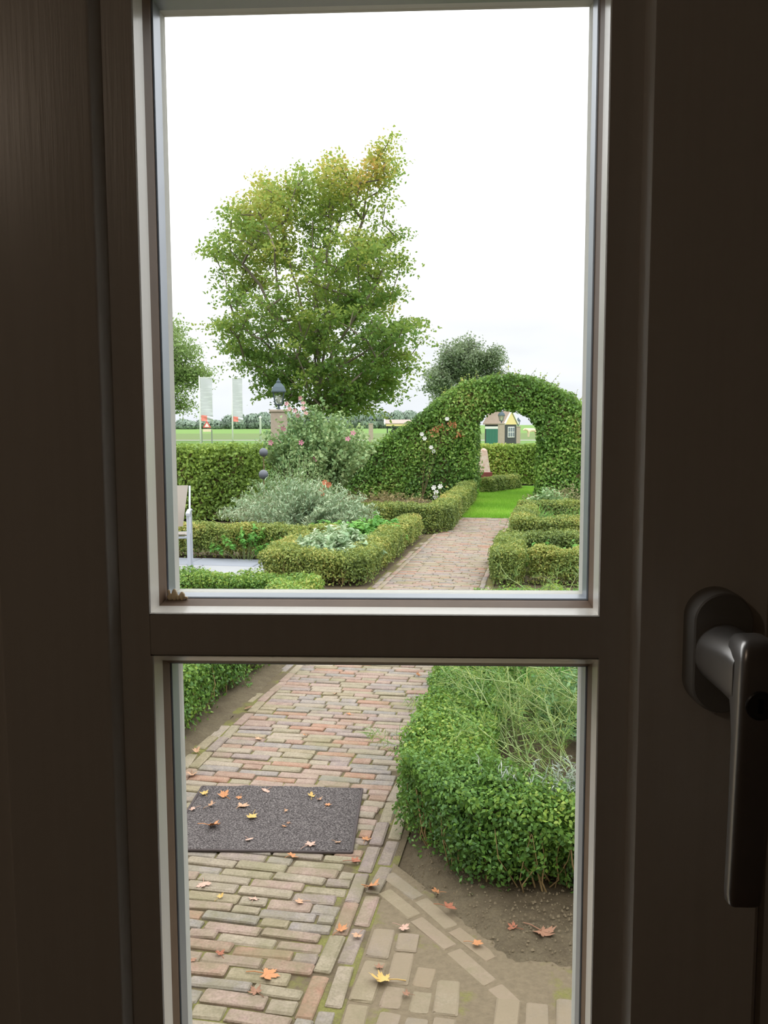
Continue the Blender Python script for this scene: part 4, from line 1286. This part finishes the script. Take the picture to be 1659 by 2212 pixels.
# ------------------------------------------------------------------ garden chair on the patio
ALU = plain('grey_aluminium', rgb(186, 192, 204), .4, .35, var=.04, scale=20)
def sling():
    m = M('taupe_sling')
    c = m.mix(m.noise(1.0, 3, 'Object', .6, (300, 300, 60)), rgb(134, 126, 118), rgb(160, 152, 144))
    m.principled(c, .8); return m.m
SLING = sling()
chx, chy = -2.515, 9.30
ca = math.atan2(-chx, chy)
chair = empty('garden_chair', 'taupe sling garden chair with grey metal arms on the slab patio', 'chair', (chx, chy, 0.004), rz=ca - .06)
W_ = .56                                      # x from -W_ (far side) to 0 (side in view), +y goes to the back
for x in (-W_, 0):
    for y0, y1, z1 in ((0, .02, .655), (.50, .44, .64)):
        m = MB()
        m.loft([[(x + a, y + c, z) for a, c in rrect(.036, .036, 3, .012)] for y, z in ((y0, .012), (y1, z1))])
        lg = m.build('leg', ALU, chair, smooth=False)
        m = MB(); m.lathe([(.02, 0), (.02, .014)], (x, y0, 0), 10); m.build('foot_cap', LOCK, lg)
    m = MB()
    m.loft([[(x + a, y, z + c) for a, c in rrect(.045, .026, 3, .011)] for y, z in ((-.035, .648), (0, .662), (.25, .668), (.50, .650))])
    m.build('armrest', ALU, chair)
    m = MB()                                  # side rail of the back
    m.loft([[(x * .93 - .02 + (0 if x else .012) + a, y + c, z) for a, c in rrect(.022, .03, 3, .01)] for y, z in ((.36, .40), (.46, .62), (.60, .915))])
    m.build('back_rail', ALU, chair)
for y in (.01, .44):
    m = MB(); m.box(-W_, 0, y, y + .025, .385, .41, .004); m.build('seat_rail', ALU, chair)
V, F = [], []
for i in range(9):
    q = i / 8; y = -.005 + .40 * q; z = .425 + .012 * math.cos(q * 3.14) - .02 * math.sin(q * 3.14)
    V += [(-W_ + .035, y, z), (-.035, y, z), (-W_ + .035, y, z - .008), (-.035, y, z - .008)]
for i in range(8):
    a = i * 4
    F += [[a, a + 1, a + 5, a + 4], [a + 2, a + 6, a + 7, a + 3], [a, a + 4, a + 6, a + 2], [a + 1, a + 3, a + 7, a + 5]]
F += [[0, 2, 3, 1], [32, 33, 35, 34]]
mesh_obj('seat', V, F, SLING, chair)
V, F = [], []
for i in range(9):
    q = i / 8; z = .475 + .445 * q; y = .385 + .22 * q - .02 * math.sin(q * 3.14)
    w = .20 + .055 * q
    V += [(-W_ / 2 - w, y, z), (-W_ / 2 + w, y, z), (-W_ / 2 - w, y + .008, z), (-W_ / 2 + w, y + .008, z)]
for i in range(8):
    a = i * 4
    F += [[a, a + 1, a + 5, a + 4], [a + 2, a + 6, a + 7, a + 3], [a, a + 4, a + 6, a + 2], [a + 1, a + 3, a + 7, a + 5]]
F += [[0, 2, 3, 1], [32, 33, 35, 34]]
mesh_obj('backrest', V, F, SLING, chair)

# ------------------------------------------------------------------ obelisk on a plinth
def obelisk_mat():
    m = M('weathered_stone')
    c = m.ramp(m.noise(9, 6, 'Object', .7), [(.3, rgb(170, 124, 104)), (.45, rgb(196, 170, 156)), (.65, rgb(206, 194, 182))])
    m.principled(c, .85, 0, m.bump(m.noise(40, 5), .4, .01)); return m.m
ob = empty('obelisk', 'weathered pinkish stone obelisk on a dark red plinth', 'ornament', G(-1.64, 22.7), rz=-GA + .3)
m = MB(); m.loft([[(sx * w, sy * w, z) for sx, sy in ((-1, -1), (1, -1), (1, 1), (-1, 1))] for w, z in ((.145, .39), (.075, .94), (.05, .975), (.012, 1.0))]); m.build('shaft', obelisk_mat(), ob)
m = MB(); m.box(-.19, .19, -.19, .19, 0, .39, .012); m.build('plinth', plain('dark_red_plinth', rgb(116, 56, 52), .8, var=.2, scale=10), ob)

# ------------------------------------------------------------------ lantern pillars
LANT = plain('blue_grey_lantern_metal', rgb(74, 88, 96), .5, .4, var=.08, scale=20)
PILLAR = plain('tan_pillar_brick', rgb(166, 152, 138), .85, var=.18, scale=14, bump=.4)
LGLASS = M('lantern_glass')
_t = LGLASS.node('ShaderNodeBsdfTransparent'); _t.inputs[0].default_value = (.9, .92, .88, 1)
_p = LGLASS.node('ShaderNodeBsdfGlossy'); _p.inputs['Roughness'].default_value = .15
_x = LGLASS.node('ShaderNodeMixShader'); _x.inputs[0].default_value = .25
LGLASS.link(_t.outputs[0], _x.inputs[1]); LGLASS.link(_p.outputs[0], _x.inputs[2]); LGLASS.link(_x.outputs[0], LGLASS.out.inputs[0])
LGLASS = LGLASS.m
def lantern_pillar(label, loc, hp, s=1.0, wp=.36):
    t = empty('lantern_pillar', label, 'lamp', loc, rz=.2)
    m = MB(); m.box(-wp / 2, wp / 2, -wp / 2, wp / 2, 0, hp - .06); m.box(-wp / 2 - .03, wp / 2 + .03, -wp / 2 - .03, wp / 2 + .03, hp - .06, hp, .01); m.build('pillar', PILLAR, t)
    sq = math.pi / 4
    m = MB()
    m.lathe([(.06 * s, 0), (.05 * s, .03 * s), (.03 * s, .05 * s), (.03 * s, .09 * s), (.13 * s, .12 * s), (.13 * s, .14 * s)], (0, 0, hp), 4, sq)
    m.build('lantern_base', LANT, t)
    for sx in (-1, 1):
        for sy in (-1, 1):
            m = MB()
            m.loft([[(sx * w + a, sy * w + c, hp + z) for a, c in ((-.012 * s, -.012 * s), (.012 * s, -.012 * s), (.012 * s, .012 * s), (-.012 * s, .012 * s))] for w, z in ((.085 * s, .13 * s), (.135 * s, .44 * s))])
            m.build('lantern_bar', LANT, t)
    m = MB(); m.loft([[(sx * w, sy * w, hp + z) for sx, sy in ((-1, -1), (1, -1), (1, 1), (-1, 1))] for w, z in ((.082 * s, .14 * s), (.13 * s, .44 * s))], False, False); m.build('lantern_glass', LGLASS, t)
    m = MB()
    m.lathe([(.25 * s, .43 * s), (.25 * s, .46 * s), (.20 * s, .56 * s), (.13 * s, .63 * s), (.075 * s, .66 * s), (.075 * s, .70 * s), (.03 * s, .73 * s), (.02 * s, .78 * s)], (0, 0, hp), 4, sq)
    m.build('lantern_roof', LANT, t)
    m = MB(); m.lathe([(.02 * s, .14 * s), (.03 * s, .22 * s), (.03 * s, .30 * s), (.005 * s, .36 * s)], (0, 0, hp), 8); m.build('bulb', plain('bulb_white', rgb(225, 225, 215), .3), t, smooth=True)
    return t
lantern_pillar('brick pillar with blue-grey lantern behind the mallow shrub', (-3.40, 20.87, 0), 1.97, .95, .38)
lantern_pillar('small far lantern pillar in front of the green field', (-4.65, 79.87, 0), 1.75, .9, .36)
lantern_pillar('lantern pillar standing before the green hut door', (4.92, 55.3, 0), 1.69, 1.05, .34)
lantern_pillar('thin lantern pillar to the right of the hut', (8.10, 75.2, 0), 1.45, .95, .32)

# ------------------------------------------------------------------ trees
def make_tree(name, label, base, clusters, fork, trunk_r, n_leaf, leaf, spray, mat, bark, seed, group=None, tint_s=.6, up=.6, tint_h=None, aspect=.62, leaders=()):
    rg = np.random.default_rng(seed)
    base = np.array(base, float)
    t = empty(name, label, 'tree', tuple(base), group)
    nodes = [base.copy()]; par = [-1]
    for q in np.linspace(0, 1, 6)[1:]:
        nodes.append(base + (fork - base) * q + rg.normal(0, .03, 3) * (q < 1)); par.append(len(nodes) - 2)
    fi = len(nodes) - 1
    for ld in leaders:                          # upright main stems spreading from the fork
        ld = np.array(ld) + np.array((base[0], base[1], 0))
        prev = fi
        for q in np.linspace(0, 1, 12)[1:]:
            p = fork + (ld - fork) * np.array((q ** 1.15, q ** 1.15, q ** .92)) + rg.normal(0, .04, 3)
            nodes.append(p); par.append(prev); prev = len(nodes) - 1
    order = np.argsort(np.linalg.norm(clusters - fork, axis=1))
    ends = []
    sc = max(np.ptp(clusters[:, 2]), 1)
    step = sc * .055
    for ci in order:
        c = clusters[ci]
        A = np.array(nodes[fi:])
        d = c - A
        dist = np.linalg.norm(d, axis=1)
        cost = dist * (1 + 1.1 * np.clip(.22 - d[:, 2] / np.maximum(dist, .01), 0, 2))
        k = int(np.argmin(cost)) + fi
        p0 = nodes[k]
        L = np.linalg.norm(c - p0)
        m = max(1, int(L / step))
        prev = k
        for j in range(1, m + 1):
            q = j / m
            p = p0 + (c - p0) * q + np.array((0, 0, .10 * L * math.sin(q * math.pi))) + rg.normal(0, .05 * step, 3)
            nodes.append(p); par.append(prev); prev = len(nodes) - 1
        ends.append(prev)
    N = len(nodes)
    r = np.zeros(N)
    ex = 2.4
    acc = np.zeros(N)
    r_end = trunk_r / (len(ends) ** (1 / ex)) * .8
    for i in range(N - 1, -1, -1):
        r[i] = max(acc[i], r_end ** ex) ** (1 / ex)
        if par[i] >= 0: acc[par[i]] += r[i] ** ex
    polys = [([nodes[par[i]], nodes[i]], [min(r[par[i]], r[i] * 1.5), r[i]]) for i in range(1, N)]
    V, F = tubes(polys, 5)
    mesh_obj('trunk', V, F, bark, t, base, smooth=True)
    k = max(1, n_leaf // len(clusters))
    P = np.repeat(clusters, k, 0)
    rad = clusters - fork; rad[:, 2] *= .35
    ru = np.repeat(unit(rad), k, 0)
    off = np.clip(rg.normal(size=P.shape), -1.7, 1.7) * np.array(spray)
    off += ru * np.clip(rg.normal(size=(len(P), 1)), -1.4, 1.6) * spray[0] * 1.25
    P = P + off - np.array((0, 0, .12 * spray[0])) * (off[:, :1] / spray[0]) ** 2
    V, F = leaf_cloud(P, np.tile((0, 0, up), (len(P), 1)), leaf, aspect, rg, .6)
    ct = np.repeat(rg.random(len(clusters)) * .5, k)
    tt = .25 + ct * tint_s + .3 * (rg.random(len(P)) - .5) + .25 * lumps(P, 6 / sc, seed)
    if tint_h is not None: tt += tint_h * ((P[:, 2] - base[2]) / sc - .45)
    mesh_obj('foliage', V, F, mat, t, base, attr=np.repeat(np.clip(tt, 0, 1), 4), kind='stuff')
    return t
rg = np.random.default_rng(7)
OUT = np.array([(1.95, -.6, 1.5), (2.5, -1.3, 2.2), (3.2, -2.0, 2.6), (3.76, -2.4, 2.9), (4.3, -3.05, 3.3), (5.27, -2.9, 2.65), (5.95, -2.75, 3.0), (6.5, -3.1, 2.6), (7.3, -2.85, 2.45), (8.0, -2.4, 2.3), (8.5, -2.0, 2.3), (8.8, -.6, 2.2)])
cl = []
tx, ty = -3.10, 25.9
while len(cl) < 520:
    z = rg.uniform(2.0, 8.8)
    l, r_ = np.interp(z, OUT[:, 0], OUT[:, 1]), np.interp(z, OUT[:, 0], OUT[:, 2])
    c, h = (l + r_) / 2, (r_ - l) / 2
    a, q = rg.uniform(0, 6.28), rg.random() ** .42
    x, y = c + h * q * math.cos(a), h * q * math.sin(a) * .9
    p = np.array((x, y, z))
    if lumps(p[None], 1.1, 55)[0] + .1 * rg.normal() < -.26: continue      # gaps between the boughs
    cl.append(p)
for z0, z1, x0, x1, n in ((8.6, 9.6, 1.3, 2.3, 14), (8.6, 9.3, .2, 1.1, 9), (9.3, 9.9, 1.7, 2.2, 3), (9.3, 9.9, .2, .8, 3), (8.5, 8.9, -1.8, -.3, 6)):
    for _ in range(n):
        q = rg.random()
        cl.append(np.array((x0 + (x1 - x0) * rg.random(), rg.uniform(-.8, .8), z0 + (z1 - z0) * q)))
cl = np.array(cl)
cl[:, 2] = 2.0 + (cl[:, 2] - 2.0) * .95
cl = cl + np.array((tx, ty, 0))
make_tree('beech_tree', 'large tree with green and yellowing leaves beyond the hedge', (tx, ty, 0), cl, np.array((tx + .05, ty, 2.6)), .24, 52000, .12, (.19, .19, .085), BEECH, BARK, 8, tint_h=.35,
          leaders=((1.9, 0, 9.2), (.6, .2, 8.9), (-1.2, .4, 7.9), (-2.3, -.5, 6.6), (2.3, .5, 6.5), (.2, -1.7, 7.0), (-.2, 1.7, 7.0), (-2.4, .3, 4.6), (2.7, -.3, 4.4)))

def blob_clusters(cs, n, seed):
    rg = np.random.default_rng(seed)
    out = []
    for (x, y, z, rx, ry, rz), k in zip(cs, n):
        d = unit(rg.normal(size=(k, 3))) * rg.random((k, 1)) ** .4
        out.append(np.array((x, y, z)) + d * np.array((rx, ry, rz)))
    return np.concatenate(out)
bx_, by_ = 3.05, 60.2
cl = blob_clusters(((bx_ - .3, by_, 6.0, 1.5, 1.5, 1.15), (bx_ + 1.5, by_, 5.7, 1.1, 1.2, .9), (bx_ - 1.6, by_, 4.9, 1.0, 1.1, .85), (bx_ - 1.9, by_, 3.9, .7, .8, .6), (bx_ + .3, by_, 4.6, 1.2, 1.2, .6)), (50, 26, 24, 10, 14), 3)
make_tree('oak_tree', 'distant haze-greyed round tree standing behind the arch', (bx_ + .1, by_, 0), cl, np.array((bx_ + .1, by_, 3.0)), .20, 22000, .17, (.27, .27, .18), TREE_R, BARK, 9)
lx, ly = -27.2, 89.0
cl = blob_clusters(((lx + .4, ly, 9.2, 3.8, 3.6, 2.7), (lx + 2.6, ly, 6.6, 2.2, 2.4, 1.6), (lx - .6, ly, 5.6, 3.6, 3.6, 2.4), (lx + 4.2, ly, 6.8, 1.4, 1.6, .6), (lx + 1.8, ly, 3.8, 1.8, 1.8, .8), (lx - 4.8, ly, 7.2, 3.2, 3.2, 3.0)), (70, 28, 44, 8, 10, 40), 4)
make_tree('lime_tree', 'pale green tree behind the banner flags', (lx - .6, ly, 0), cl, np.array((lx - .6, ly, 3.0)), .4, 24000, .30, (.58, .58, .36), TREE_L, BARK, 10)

# far treeline beyond the field
def far_tree(h, w, seed):
    rg = np.random.default_rng(seed)
    k = 900
    P = unit(rg.normal(size=(k, 3))) * rg.random((k, 1)) ** .3
    P = P * np.array((w / 2, w / 2, h * .5)) + np.array((0, 0, h * .5))
    P[:, 2] = np.maximum(P[:, 2] - .1 * h * (P[:, 2] < h * .5), .3)
    P[:, :2] *= np.where(P[:, 2:] < h * .4, 1.25, 1.0)
    P[:, :2] *= (1 + .15 * lumps(P, 2.5, seed))[:, None]
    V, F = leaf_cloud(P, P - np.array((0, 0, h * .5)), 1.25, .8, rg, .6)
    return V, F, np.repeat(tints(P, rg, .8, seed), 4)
FT = [far_tree(6, 8.4, 200 + i) for i in range(3)]
tr_m = tubes([([(0, 0, 0), (0, 0, 3.5)], [.35, .2])], 6)
protos = []
A25 = R(2.5)
def camxy(r_, f_):
    return (r_ * math.cos(A25) - f_ * math.sin(A25), r_ * math.sin(A25) + f_ * math.cos(A25))
line = [(-99, 4.2, 400), (-93, 4.6, 410), (-87, 3.9, 395), (-82, 4.8, 405), (-76, 4.2, 400), (-71, 6.6, 410), (-66, 7.4, 400), (-60, 7.0, 405), (-54, 7.6, 400), (-48, 7.2, 410), (-42, 7.4, 400), (-36, 7.0, 405), (-30, 7.5, 400),
        (-24, 7.2, 405), (-18, 7.6, 400), (-12, 7.9, 410), (-6, 8.0, 400), (0, 7.8, 405), (6, 8.0, 400), (12, 8.2, 405), (18, 7.6, 400)]
for i, (r_, h, f_) in enumerate(line):
    x, y = camxy(r_, f_)
    t = empty('treeline_tree', 'haze-toned tree in the far treeline across the field', 'tree', (x, y, 0), 'trees of the far treeline')
    V, F, T = FT[i % 3]
    k = i % 3
    if i < 3:
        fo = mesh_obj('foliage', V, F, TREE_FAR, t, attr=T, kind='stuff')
        tk = mesh_obj('trunk', tr_m[0], tr_m[1], BARK, t)
        protos.append((fo, tk))
    else:
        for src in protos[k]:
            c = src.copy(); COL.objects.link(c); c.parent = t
    t.scale = (.92 + .06 * (i % 4), .9, h / 6)
    t.rotation_euler = (0, 0, i * 1.3)

# ------------------------------------------------------------------ banner flags, posts, sign
WHITEP = plain('white_pole', rgb(226, 226, 226), .5, var=.03, scale=3)
def banner_mat():
    m = M('grey_banner_cloth')
    g = m.node('ShaderNodeTexCoord').outputs['Object']
    s = m.node('ShaderNodeSeparateXYZ'); m.link(g, s.inputs[0])
    txt = m.noise(1.0, 2, 'Object', .5, (1, 1, 9))
    band = m.ramp(s.outputs['Z'], [(0, (0, 0, 0)), (1, (1, 1, 1))])
    c = m.mix(m.ramp(txt, [(.52, (0, 0, 0)), (.62, (.5, .5, .5))]), rgb(186, 188, 194), rgb(212, 214, 218))
    m.principled(c, .8)
    return m.m
BANNER = banner_mat()
REDB = plain('red_banner_foot', rgb(226, 132, 122), .8, var=.2, scale=3)
def cloth(x0, x1, z0, z1, w, seed):
    V, F = [], []
    nx_, nz_ = 8, 14
    for y in (0, .012):
        for j in range(nz_ + 1):
            for i in range(nx_ + 1):
                q = i / nx_
                sag = -.05 * q * (1 if j == nz_ else .6)
                V.append((x0 + (x1 - x0) * q, y + w * math.sin(q * 5 + j * .5 + seed) * q, z0 + (z1 - z0) * j / nz_ + sag))
    n = (nx_ + 1) * (nz_ + 1)
    for k in (0, n):
        for j in range(nz_):
            for i in range(nx_):
                a = k + j * (nx_ + 1) + i
                F.append([a, a + 1, a + nx_ + 2, a + nx_ + 1])
    return V, F
for lab, x, y, h, w, zt, zb in (('grey banner flag on a white pole beside the pale tree', -16.31, 64.35, 5.2, .92, 5.1, 2.35), ('grey banner flag with red foot between two trees', -16.09, 74.37, 5.65, .88, 5.6, 2.35)):
    t = empty('banner_flag', lab, 'flag', (x, y, 0), rz=.15)
    m = MB(); m.lathe([(.07, 0), (.055, 3), (.04, h), (.01, h + .05)], (0, 0, 0), 10); m.build('pole', WHITEP, t, smooth=True)
    m = MB(); m.box(0, w, -.015, .015, zt - .03, zt + .02); m.build('top_bar', WHITEP, t)
    V, F = cloth(.06, w, zb, zt, .05, x); mesh_obj('banner', V, F, BANNER, t, smooth=True)
    V, F = cloth(.08, w * 1.02, zb - .42, zb + .02, .08, x + 1)
    fo = mesh_obj('banner_foot', V, F, [REDB, BANNER], t, smooth=True)
    for p in fo.data.polygons:
        if p.center.x > w * .6: p.material_index = 1
t = empty('white_post', 'short white post beside the banner flags', 'post', (-14.64, 79.44, 0))
m = MB(); m.lathe([(.10, 0), (.09, 2.2), (.12, 2.25), (.12, 2.35), (.02, 2.45)], (0, 0, 0), 10); m.build('post', WHITEP, t, smooth=True)
t = empty('road_sign', 'small red and white triangular road sign by the far road', 'sign', (-19.48, 79.23, 0))
m = MB(); m.loft([[(a * .42, y, 1.62 + c * .42) for a, c in ((-.9, -.5), (.9, -.5), (0, 1.0))] for y in (0, .03)]); m.build('sign_plate', plain('red_sign', rgb(214, 96, 90), .5), t)
m = MB(); m.loft([[(a * .24, y, 1.60 + c * .24) for a, c in ((-.9, -.5), (.9, -.5), (0, 1.0))] for y in (-.012, -.001)]); m.build('sign_centre', plain('white_sign', rgb(232, 228, 220), .5), t)
m = MB(); m.box(-.36, .36, 0, .03, 1.05, 1.30); m.build('under_plate', plain('cream_sign', rgb(226, 206, 180), .5), t)
for x in (-.5, .42):
    m = MB(); m.lathe([(.06, 0), (.06, 1.2)], (x, .06, 0), 8); m.build('post', plain('grey_sign_post', rgb(120, 130, 118), .6), t)

# ------------------------------------------------------------------ hut with a green door
TILE = plain('grey_brown_tile', rgb(150, 134, 120), .85, var=.2, scale=5)
DARKW = plain('dark_tarred_boards', rgb(62, 66, 66), .8, var=.15, scale=8)
GREEN = plain('green_door_paint', rgb(50, 112, 92), .5, var=.08, scale=8)
CREAM = plain('cream_gable_paint', rgb(222, 204, 142), .6, var=.05, scale=4)
WHITE = plain('white_trim_paint', rgb(228, 228, 222), .6, var=.03, scale=4)
hut = empty('hut', 'small hut with green door, tiled roof and cream gable', 'hut', (4.80, 58.6, 0), rz=-.62)
hut.scale = (.78, .66, 1.0)
m = MB(); m.box(-1.0, 1.0, 0, 2.2, 0, 1.62); m.build('wall', DARKW, hut)
dr = MB(); dr.box(-.86, .30, -.05, .01, 0, 1.32, .01); door_o = dr.build('door', GREEN, hut)
for x in (-.86 + .29 * k for k in range(1, 4)):
    m = MB(); m.box(x - .008, x + .008, -.058, -.045, .02, 1.30); m.build('door_batten', GREEN, door_o)
m = MB(); m.box(-.95, .40, -.07, .01, 1.32, 1.48); m.build('lintel', WHITE, hut)
m = MB()                                      # ridge runs left to right, gable end to the right
m.loft([[(x, -.18, 1.60), (x, -.18, 1.68), (x, 1.1, 2.52), (x, 2.38, 1.68), (x, 2.38, 1.60), (x, 1.1, 2.42)] for x in (-1.12, .98)]); m.build('roof', TILE, hut)
m = MB(); m.loft([[(x, -.06, 1.60), (x, 1.1, 2.40), (x, 2.26, 1.60)] for x in (.985, 1.03)]); m.build('gable', CREAM, hut)
for s in (0, 1):
    m = MB()
    y0, y1 = (-.24, 1.1) if s == 0 else (2.44, 1.1)
    m.loft([[(1.0, y, z), (1.10, y, z), (1.10, y, z + .12), (1.0, y, z + .12)] for y, z in ((y0, 1.58), (y1, 2.46))]); m.build('bargeboard', WHITE, hut)
wd = MB(); wd.box(1.0, 1.04, .45, 1.75, .75, 1.45, .008); wo = wd.build('window', WHITE, hut)
for k in range(3):
    for j in range(2):
        m = MB(); m.box(1.038, 1.046, .52 + .42 * k, .86 + .42 * k, .80 + .32 * j, 1.08 + .32 * j); m.build('pane', plain('hut_pane', rgb(110, 118, 128), .15), wo)
m = MB(); m.lathe([(.16, 0), (.14, .10), (.05, .16), (.02, .30)], (-.1, 1.1, 2.46), 8); m.build('roof_vent', DARKW, hut)

# notice shelter with a little tiled roof
sh = empty('notice_shelter', 'small tiled notice shelter with cream beam on the field edge', 'shelter', (-2.16, 79.98, 0), rz=.03)
for x in (-1.0, 1.0):
    m = MB(); m.box(x - .05, x + .05, -.05, .05, 0, 1.75); m.build('post', DARKW, sh)
m = MB(); m.loft([[(x, -.45, 1.68), (x, -.45, 1.76), (x, 0, 2.08), (x, .45, 1.76), (x, .45, 1.68), (x, 0, 1.98)] for x in (-1.18, 1.18)]); m.build('roof', plain('pinkish_tile', rgb(176, 158, 150), .85, var=.2, scale=6), sh)
for x in (-1.24, 1.24):
    m = MB(); m.loft([[(x - .06, y, z), (x + .06, y, z), (x + .06, y, z + .16), (x - .06, y, z + .16)] for y, z in ((-.5, 1.64), (0, 1.98), (.5, 1.64))]); m.build('bargeboard', WHITE, sh)
m = MB(); m.box(-1.12, 1.12, -.42, -.34, 1.50, 1.68); m.build('beam', CREAM, sh)
m = MB(); m.loft([[(.62 * math.cos(t) - .15, y, .75 + .62 * math.sin(t)) for t in np.linspace(0, math.pi, 13)] + [(-.77, y, 0), (.47, y, 0)] for y in (-.06, .06)]); m.build('arched_board', plain('black_board', rgb(40, 46, 46), .6), sh)

# pale calf grazing on the field
HIDE = plain('cream_hide', rgb(224, 206, 176), .8, var=.08, scale=3)
verts = {'pelvis': (.62, 0, .92, .22), 'mid': (.15, 0, .88, .25), 'chest': (-.35, 0, .90, .24), 'neck': (-.62, 0, 1.02, .15), 'head': (-.88, 0, 1.02, .12), 'muzzle': (-1.10, 0, .86, .085), 'tail0': (.84, 0, .92, .05), 'tail1': (.90, 0, .5, .03)}
edges = [('pelvis', 'mid'), ('mid', 'chest'), ('chest', 'neck'), ('neck', 'head'), ('head', 'muzzle'), ('pelvis', 'tail0'), ('tail0', 'tail1')]
for s, n_ in ((-1, 'l'), (1, 'r')):
    verts['hip' + n_] = (.60, s * .15, .70, .13); verts['hock' + n_] = (.72, s * .15, .36, .06); verts['hoof' + n_] = (.66, s * .15, .03, .05)
    verts['sho' + n_] = (-.36, s * .14, .66, .11); verts['knee' + n_] = (-.36, s * .14, .36, .06); verts['fore' + n_] = (-.37, s * .14, .03, .05)
    verts['ear' + n_] = (-.80, s * .16, 1.10, .04)
    edges += [('pelvis', 'hip' + n_), ('hip' + n_, 'hock' + n_), ('hock' + n_, 'hoof' + n_), ('chest', 'sho' + n_), ('sho' + n_, 'knee' + n_), ('knee' + n_, 'fore' + n_), ('head', 'ear' + n_)]
ks = list(verts)
me = bpy.data.meshes.new('calf')
me.from_pydata([verts[k][:3] for k in ks], [(ks.index(a), ks.index(b_)) for a, b_ in edges], [])
me.materials.append(HIDE)
calf = bpy.data.objects.new('calf', me); COL.objects.link(calf)
sk = calf.modifiers.new('skin', 'SKIN')
if not me.skin_vertices: me.skin_vertices.new()
for k, sv in zip(ks, me.skin_vertices[0].data):
    sv.radius = (verts[k][3], verts[k][3]); sv.use_root = (k == 'pelvis')
sb = calf.modifiers.new('sub', 'SUBSURF'); sb.levels = 1; sb.render_levels = 1
calf.location = (13.55, 110.7, 0)
calf.rotation_euler = (0, 0, .3)
tag(calf, 'small pale calf standing on the field beyond the arch', 'calf')
